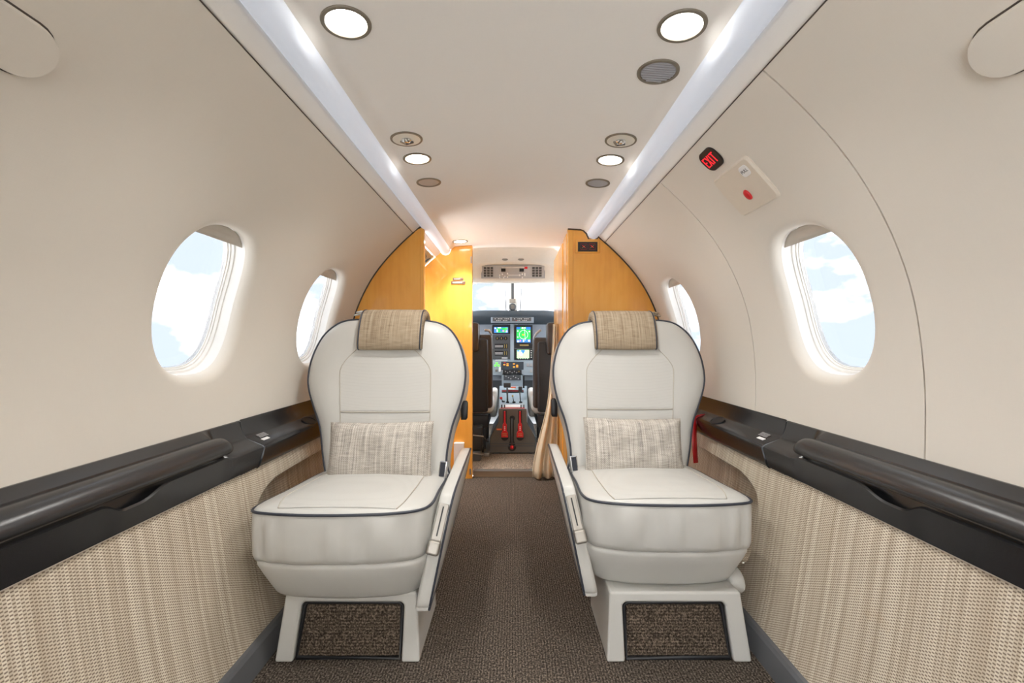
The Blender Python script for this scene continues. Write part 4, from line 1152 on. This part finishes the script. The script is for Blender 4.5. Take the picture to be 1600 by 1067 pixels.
ipb('screen_field', 807, 530, 829, 535, 0.0006, M_BLUESCR, 0.010, s2, 0)
ipb('screen_field', 807, 511, 813, 514.5, 0.0006, M_BLUESCR, 0.010, s2, 0)
ipb('screen_field', 822, 511, 829, 515, 0.0006, M_BLUESCR, 0.010, s2, 0)
cxm, czm = px(818, 522.8, YI)[0], px(818, 522.8, YI)[2]
tube('compass_arc', [(cxm + .036 * math.cos(a), YI - .0112, czm + .036 * math.sin(a)) for a in [2 * math.pi * k / 28 for k in range(28)]], 0.0014, M_WHITESCR, s2, 5, closed=True)
tube('heading_line', [(cxm + .008, YI - .0112, czm + .045), (cxm + .014, YI - .0112, czm - .05)], 0.0014, M_WHITESCR, s2, 5)
for (u0, v0, u1, v1, m_) in ((815, 511.5, 818, 514, M_WHITESCR), (819, 511.5, 821, 513.5, M_WHITESCR), (808, 516.5, 810, 518, M_WHITESCR), (812, 531, 814, 533.5, M_MAGSCR), (817, 531, 819, 534, M_WHITESCR), (825, 531, 828, 533.5, M_WHITESCR), (808, 532, 811, 534.4, M_WHITESCR), (816, 522, 819, 524, M_AMBER), (826, 517, 828, 519, M_WHITESCR), (808, 526, 810, 527.2, M_WHITESCR)):
    ipb('screen_mark', u0, v0, u1, v1, 0.0005, m_, 0.0107, s2, 0)
ipb('gauge_panel', 769, 523, 797, 561, 0.004, M_DGREY)
for u_ in (777, 783.5, 790):
    q = px(u_, 528.5, YI - .004)
    o_ = lathe('round_gauge', [(0.0165, 0), (0.0165, .004), (0.014, .005), (0.0, .005)], M_BLK, None, 18); o_.data.transform(Matrix.Rotation(math.pi / 2, 4, 'X')); o_.data.transform(Matrix.Translation(q)); adopt(o_, ip)
    ipb('gauge_hand', u_ - .4, 527, u_ + .4, 530, 0.0006, M_DIMAMBER, 0.0095, o_, 0)
for v_ in (537, 548):
    ipb('tape_gauge', 773, v_, 786.5, v_ + 7.5, 0.003, M_BLK, 0.004)
    ipb('tape_gauge', 787, v_, 793.5, v_ + 7.5, 0.003, M_BLK, 0.004)
    for dv in (2.6, 4.6): ipb('tape_scale', 773.5, v_ + dv, 786, v_ + dv + .7, 0.0006, M_LABEL, 0.007, bevel=0)
    for du in (788.2, 791.2): ipb('tape_scale', du, v_ + .8, du + .8, v_ + 6.6, 0.0006, M_DIMAMBER, 0.007, bevel=0)
ipb('placard_strip', 784, 558.5, 793, 560, 0.001, M_LABEL, 0.004); ipb('placard_strip', 774, 562, 793, 563, 0.001, M_LABEL, 0.0)
ipb('radio', 804, 537, 832, 544, 0.006, M_BLK); ipb('radio_readout', 812, 538.3, 826, 540.2, 0.0008, M_DIMAMBER, 0.006)
ipb('map_bezel', 803.5, 545, 833, 562, 0.006, M_BLK)
s3 = ipb('map_display', 807.5, 546.5, 827, 559.5, 0.002, M_MAPSCR, 0.006)
for (u0, v0, u1, v1, m_) in ((814, 547, 820, 549.5, M_BLUESCR), (816, 549.5, 818.5, 552, M_BLUESCR), (808, 547, 811.5, 549, M_BLUESCR), (812, 551, 816, 555, M_WHITESCR)): ipb('screen_mark', u0, v0, u1, v1, 0.0005, m_, 0.008, s3, 0)
for k in range(5): ipb('map_button', 809 + k * 3.6, 560, 810.6 + k * 3.6, 561, 0.0015, M_LABEL, 0.006, bevel=0)
for k in range(4): ipb('map_button', 829.3, 547 + k * 3.4, 830.8, 548.6 + k * 3.4, 0.0015, M_LABEL, 0.006, bevel=0)
# centre stack below the displays
ck = thing('centre_stack', 'pale blue centre stack with amber warning lights and radios', 'panel', px(801, 595, YI - .03))
YK = YI - .03
def ckb(name, u0, v0, u1, v1, th, mat, off=0.0, parent=ck, bevel=0.001):
    a, b, c, d = pq(u0, v0, u1, v1, YK); return box(name, a, b, YK - off - th, YK - off, c, d, mat, parent, bevel, 1)
ckb('stack_face', 768, 563.5, 835, 586, -0.03, M_LBLUE); ckb('stack_face', 784, 584, 818, 606, -0.03, M_LBLUE)
ckb('warning_panel', 783, 565, 818, 577.5, 0.004, M_GLARE)
for (u0, v0, m_) in ((787, 565.8, M_RED), (786.5, 569, M_AMBER), (791.5, 567.8, M_AMBER), (791.5, 570.4, M_AMBER), (801.5, 567.8, M_AMBER), (801.5, 572.6, M_AMBER), (806.5, 570, M_AMBER), (806.5, 572.4, M_AMBER)):
    ckb('warning_light', u0, v0, u0 + 3.1, v0 + 1.4, 0.001, m_, 0.004, bevel=0)
ckb('radio', 786, 578, 815, 584.5, 0.006, M_BLK); ckb('radio', 787, 585.5, 814, 594, 0.006, M_DGREY)
for k in range(7): ckb('radio_knob', 789 + k * 3.5, 579.5 + (k % 2) * 2, 790.5 + k * 3.5, 581 + (k % 2) * 2, 0.004, M_DIMAMBER if k == 6 else M_PRINT, 0.006, bevel=0)
for k in range(6): ckb('radio_knob', 790 + k * 3.8, 587 + (k % 3) * 2, 791.3 + k * 3.8, 588.3 + (k % 3) * 2, 0.004, M_LABEL, 0.006, bevel=0)
for (u_, v_) in ((776.3, 567.5), (774, 571), (779, 571)): ckb('gear_light', u_ - 1.6, v_ - 1.3, u_ + 1.6, v_ + 1.3, 0.002, M_GREENLT, 0.0, bevel=0)
ckb('gear_lever', 779.3, 573, 782.6, 581, 0.02, M_LABEL, 0.0, bevel=0.004); ckb('round_knob', 774, 577, 777.5, 580.5, 0.012, M_STEEL, 0, bevel=0.003)
for (u0, v0) in ((823, 567.5), (828, 567.5), (828, 577)): ckb('square_switch', u0, v0, u0 + 3.6, v0 + 5, 0.004, M_PRINT, 0, bevel=0.001)

# pedestal between the pilots with engine levers
pd = thing('pedestal', 'grey centre pedestal with engine levers and slotted olive aft face', 'console', (0, 3.2, .036))
YF = 3.20
def pz(v_, y): return px(CX, v_, y)[2]
prof_f = [px(u_, v_, YF) for u_, v_ in ((779, 638.5), (779, 659), (765.5, 684), (765, 707.5), (837, 707.5), (836.5, 684), (823, 659), (823, 638.5))]
prism('aft_face', [(p[0], p[2]) for p in prof_f], YF, YF + .06, M_CONS, pd, 0.004)
for v_ in (692, 696): a, b, c, d = pq(765.4, v_, 836.6, v_ + 1.2, YF); box('face_rib', a, b, YF - .0025, YF, c, d, M_DGREY, pd, 0)
zf, zr = pz(638.5, YF), pz(603, 3.78)
v = [(-.1, YF, zf), (.1, YF, zf), (.115, 3.80, zr), (-.115, 3.80, zr), (-.1, YF + .02, .036), (.1, YF + .02, .036), (.115, 3.80, .036), (-.115, 3.80, .036)]
mesh_obj('body', v, [(0, 1, 2, 3), (4, 7, 6, 5), (0, 4, 5, 1), (1, 5, 6, 2), (2, 6, 7, 3), (3, 7, 4, 0)], M_LBLUE, pd, smooth=False, bevel=0.004)
for sd in (-1, 1):
    v = [(sd * .165, YF + .01, .036), (sd * .10, YF + .01, .036), (sd * .10, 3.78, .036), (sd * .165, 3.78, .036), (sd * .163, YF + .01, .15), (sd * .10, YF + .01, .25), (sd * .10, 3.78, .25), (sd * .163, 3.78, .15)]
    mesh_obj('side_fairing', v, box_vf(0, 1, 0, 1, 0, 1)[1], M_BLUEGREY, pd, smooth=False, bevel=0.004)
def slotpoly(pts, name, mat, dep, off, par=pd):
    P = [px(u_, v_, YF) for u_, v_ in pts]; return prism(name, [(p[0], p[2]) for p in P], YF - off - dep, YF - off, mat, par, 0.001)
def keyhole(uc, v0, v1, v2, w0, w1):
    out = [(uc - w0, v0), (uc - w0, v1)]
    for k in range(9):
        a = math.radians(180 - 180 * k / 8); out.append((uc + w1 * math.cos(a), v2 - w1 * .9 + w1 * math.sin(a)))
    return out + [(uc + w0, v1), (uc + w0, v0)]
for uc, lab in ((788.7, 'L'), (812.5, 'R')):
    slotpoly(keyhole(uc, 641, 664, 688, 3.0, 5.8), 'lever_slot', M_BLK, 0.0015, 0.0)
    lv = slotpoly([(uc - 1.2, 642), (uc - 1.5, 660), (uc - 3.2, 663), (uc - 3.2, 672.5), (uc - 5.2, 676), (uc - 5.2, 682.5), (uc + 5.2, 682.5), (uc + 5.2, 676), (uc + 3.2, 672.5), (uc + 3.2, 663), (uc + 1.5, 660), (uc + 1.2, 642)], 'red_lever', M_RED, 0.016, 0.002)
    for dv in (665.5, 668, 670.5): slotpoly([(uc - .9, dv), (uc + .9, dv), (uc + .9, dv + 1.2), (uc - .9, dv + 1.2)], 'lever_print', M_LABEL, 0.0006, 0.018, lv)
    for dv in (676.5, 679.2): slotpoly([(uc - 3.4, dv), (uc + 3.4, dv), (uc + 3.4, dv + .8), (uc - 3.4, dv + .8)], 'lever_print', M_DIMAMBER, 0.0006, 0.018, lv)
slotpoly([(800.5 + 4.2 * math.cos(a), 653.5 - 4.2 * math.sin(a)) for a in [2 * math.pi * k / 16 for k in range(16)]], 'slot_plate', M_BLK, 0.002, 0.0)
slotpoly(keyhole(800, 650, 688, 704.5, 3.0, 6.4), 'lever_slot', M_BLK, 0.0015, 0.0)
q0 = px(800, 654, YF - .012); q1 = px(800, 697, YF - .02)
tube('flap_lever', [q0, q1], 0.006, M_DGREY, pd, 8)
o_ = lathe('lever_knob', [(0.0, -.014), (0.009, -.011), (0.014, 0), (0.011, .010), (0.0, .014)], M_RED, None, 16); o_.data.transform(Matrix.Translation(px(800, 699, YF - .03))); adopt(o_, pd)
slotpoly([(776, 669.5), (784, 669.5), (784, 672), (776, 672)], 'orange_label', M_ORANGE, 0.001, 0.0)
# top of the pedestal: quadrant plates and levers
def ptop(u_, v_):
    sl = (zr - zf) / (3.78 - YF); y = (CAMZ - zf + sl * YF) / (sl + (v_ - CY) / F)     # the sloping top plane
    return Vector(px(u_, v_, y))
def ptop_plate(name, u0, v0, u1, v1, mat, th=0.004):
    c = [ptop(u0, v1), ptop(u1, v1), ptop(u1, v0), ptop(u0, v0)]
    up = Vector((0, -(zr - zf), 3.78 - YF)).normalized()
    v = [p for p in c] + [p + up * th for p in c]
    return mesh_obj(name, v, [(0, 3, 2, 1), (4, 5, 6, 7), (0, 1, 5, 4), (1, 2, 6, 5), (2, 3, 7, 6), (3, 0, 4, 7)], mat, pd, smooth=False)
ptop_plate('white_scale', 787, 632.5, 815, 636.5, M_LABEL, .003); ptop_plate('red_line', 782, 637.2, 820, 638, M_RED, .003)
ptop_plate('quadrant_plate', 784, 610, 818, 613.4, M_BLK, .006); ptop_plate('red_line', 784, 611.6, 818, 612.4, M_RED, .007); ptop_plate('white_marks', 794, 607.5, 804, 609, M_LABEL, .004); ptop_plate('amber_readout', 798, 605, 806, 606.2, M_ORANGE, .004)
for (u0, v0, u1, v1, w, mat) in ((786.5, 628, 782.5, 622, .004, M_BLK), (793, 629, 792.5, 606, .009, M_DGREY), (803, 629, 801, 619, .004, M_DGREY), (813.5, 629, 812, 612, .006, M_DGREY)):
    a_ = ptop(u0, v0); b_ = Vector(px(u1, v1, a_.y - .02)); tube('engine_lever', [a_, b_], w * .7, mat, pd, 8)
    lathe_o = lathe('lever_foot', [(0.012, 0), (0.012, .008), (0.0, .010)], M_BLK, None, 12); lathe_o.data.transform(Matrix.Translation(a_)); adopt(lathe_o, pd)
for (u_, v_, r_, mat) in ((783, 622, .011, M_RED), (801, 618.5, .008, M_DIMAMBER)):
    o_ = lathe('lever_knob', [(0.0, -r_), (r_ * .7, -r_ * .7), (r_, 0), (r_ * .7, r_ * .7), (0.0, r_)], mat, None, 14); o_.data.transform(Matrix.Translation(px(u_, v_, 3.28))); adopt(o_, pd)
for (u0, v0, u1, v1) in ((787, 598, 798, 605.5), (810, 604, 816, 613)):
    a, b, c, d = pq(u0, v0, u1, v1, 3.42); box('lever_grip', a, b, 3.41, 3.45, c, d, M_DGREY, pd, 0.004)
a, b, c, d = pq(817, 587, 819.5, 606, 3.6); box('trim_indicator', a, b, 3.59, 3.62, c, d, M_BLK, pd, 0.001)
for sd in (-1, 1): 
    for k in (784, 788.5) if sd < 0 else (814, 818.5):
        a, b, c, d = pq(k - .8, 632, k + .8, 637, YF + .02); box('lock_tab', a, b, YF + .01, YF + .02, c, d, M_BLK, pd, 0.001)

# pilots' seats
def pilot_seat(sd, label, xi, ztop, zhead):
    e = thing('pilot_seat', label, 'seat', (sd * 0.38, 3.25, 0.036), 'dark pilot seats')
    xo = 0.60
    def X(x): return sd * x
    def rb(name, x0, x1, y0, y1, z0, z1, mat, bev=0.02, lean=0.0):
        v, f = box_vf(min(X(x0), X(x1)), max(X(x0), X(x1)), y0, y1, z0, z1)
        v = [(x, y - lean * (z - z0), z) for x, y, z in v]
        return mesh_obj(name, v, f, mat, e, smooth=True, bevel=bev, bseg=3)
    rb('backrest', xi, xo, 3.16, 3.25, 0.36, ztop, M_DLEATHER, 0.022, 0.05)
    rb('back_shell', xi + .03, xo - .02, 3.12, 3.16, 0.34, ztop - .03, M_BLK, 0.015, 0.05)
    rb('headrest', xi + .085, xo - .09, 3.06, 3.14, ztop - .12, zhead, M_DLEATHER, 0.025)
    rb('seat_cushion', xi - .005, xo, 3.27, 3.72, 0.30, 0.44, M_FLEECE, 0.04)
    rb('fleece_edge', xi - .02, xi + .03, 3.40, 3.66, 0.26, 0.46, M_FLEECE, 0.02)
    rb('seat_frame', xi + .03, xo - .03, 3.2, 3.68, 0.22, 0.31, M_BLK, 0.01)
    for y in (3.24, 3.62):
        for x in (xi + .05, xo - .08): rb('leg', x, x + .03, y, y + .03, 0.036, 0.24, M_BLK, 0.004)
    rb('floor_rail', xi + .02, xi + .06, 3.12, 3.7, 0.036, 0.06, M_STEEL, 0.003)
    tube('shoulder_strap', [(X(xi + .05), 3.13, zhead - .05), (X(xi + .025), 3.16, ztop + .03), (X(xi + .012), 3.25, ztop + .005), (X(xi + .01), 3.28, ztop - .1)], 0.009, M_PRINT, e, 8)
    tube('control_lever', [(X(xi + .12), 3.05, 0.26), (X(xi + .05), 3.04, 0.18), (X(xi + .02), 3.04, 0.155)], 0.006, M_BLK, e, 8)
    rb('adjuster_box', xi + .06, xi + .16, 3.02, 3.12, 0.10, 0.26, M_BLK, 0.01)
    rb('adjuster_foot', xi + .07, xi + .13, 3.0, 3.06, 0.036, 0.10, M_DGREY, 0.008)
    for z in (0.08, 0.20): tube('adjuster_rod', [(X(xi + .05), 3.0, z), (X(xi + .15), 2.99, z + .015)], 0.005, M_STEEL, e, 6)
    for k in range(3): lathe_o = tube('buckle', [(X(xi + .012 + k * .006), 3.2 + k * .05, 0.44 + .02 * k), (X(xi + .035), 3.22 + k * .05, 0.46)], 0.010, M_STEEL if k % 2 else M_BLK, e, 8)
pilot_seat(-1, 'dark leather pilot seat beyond the wood partition on the left', 0.145, 0.875, 0.955)
pilot_seat(1, 'dark leather pilot seat behind the curtain on the right', 0.138, 0.855, 0.955)
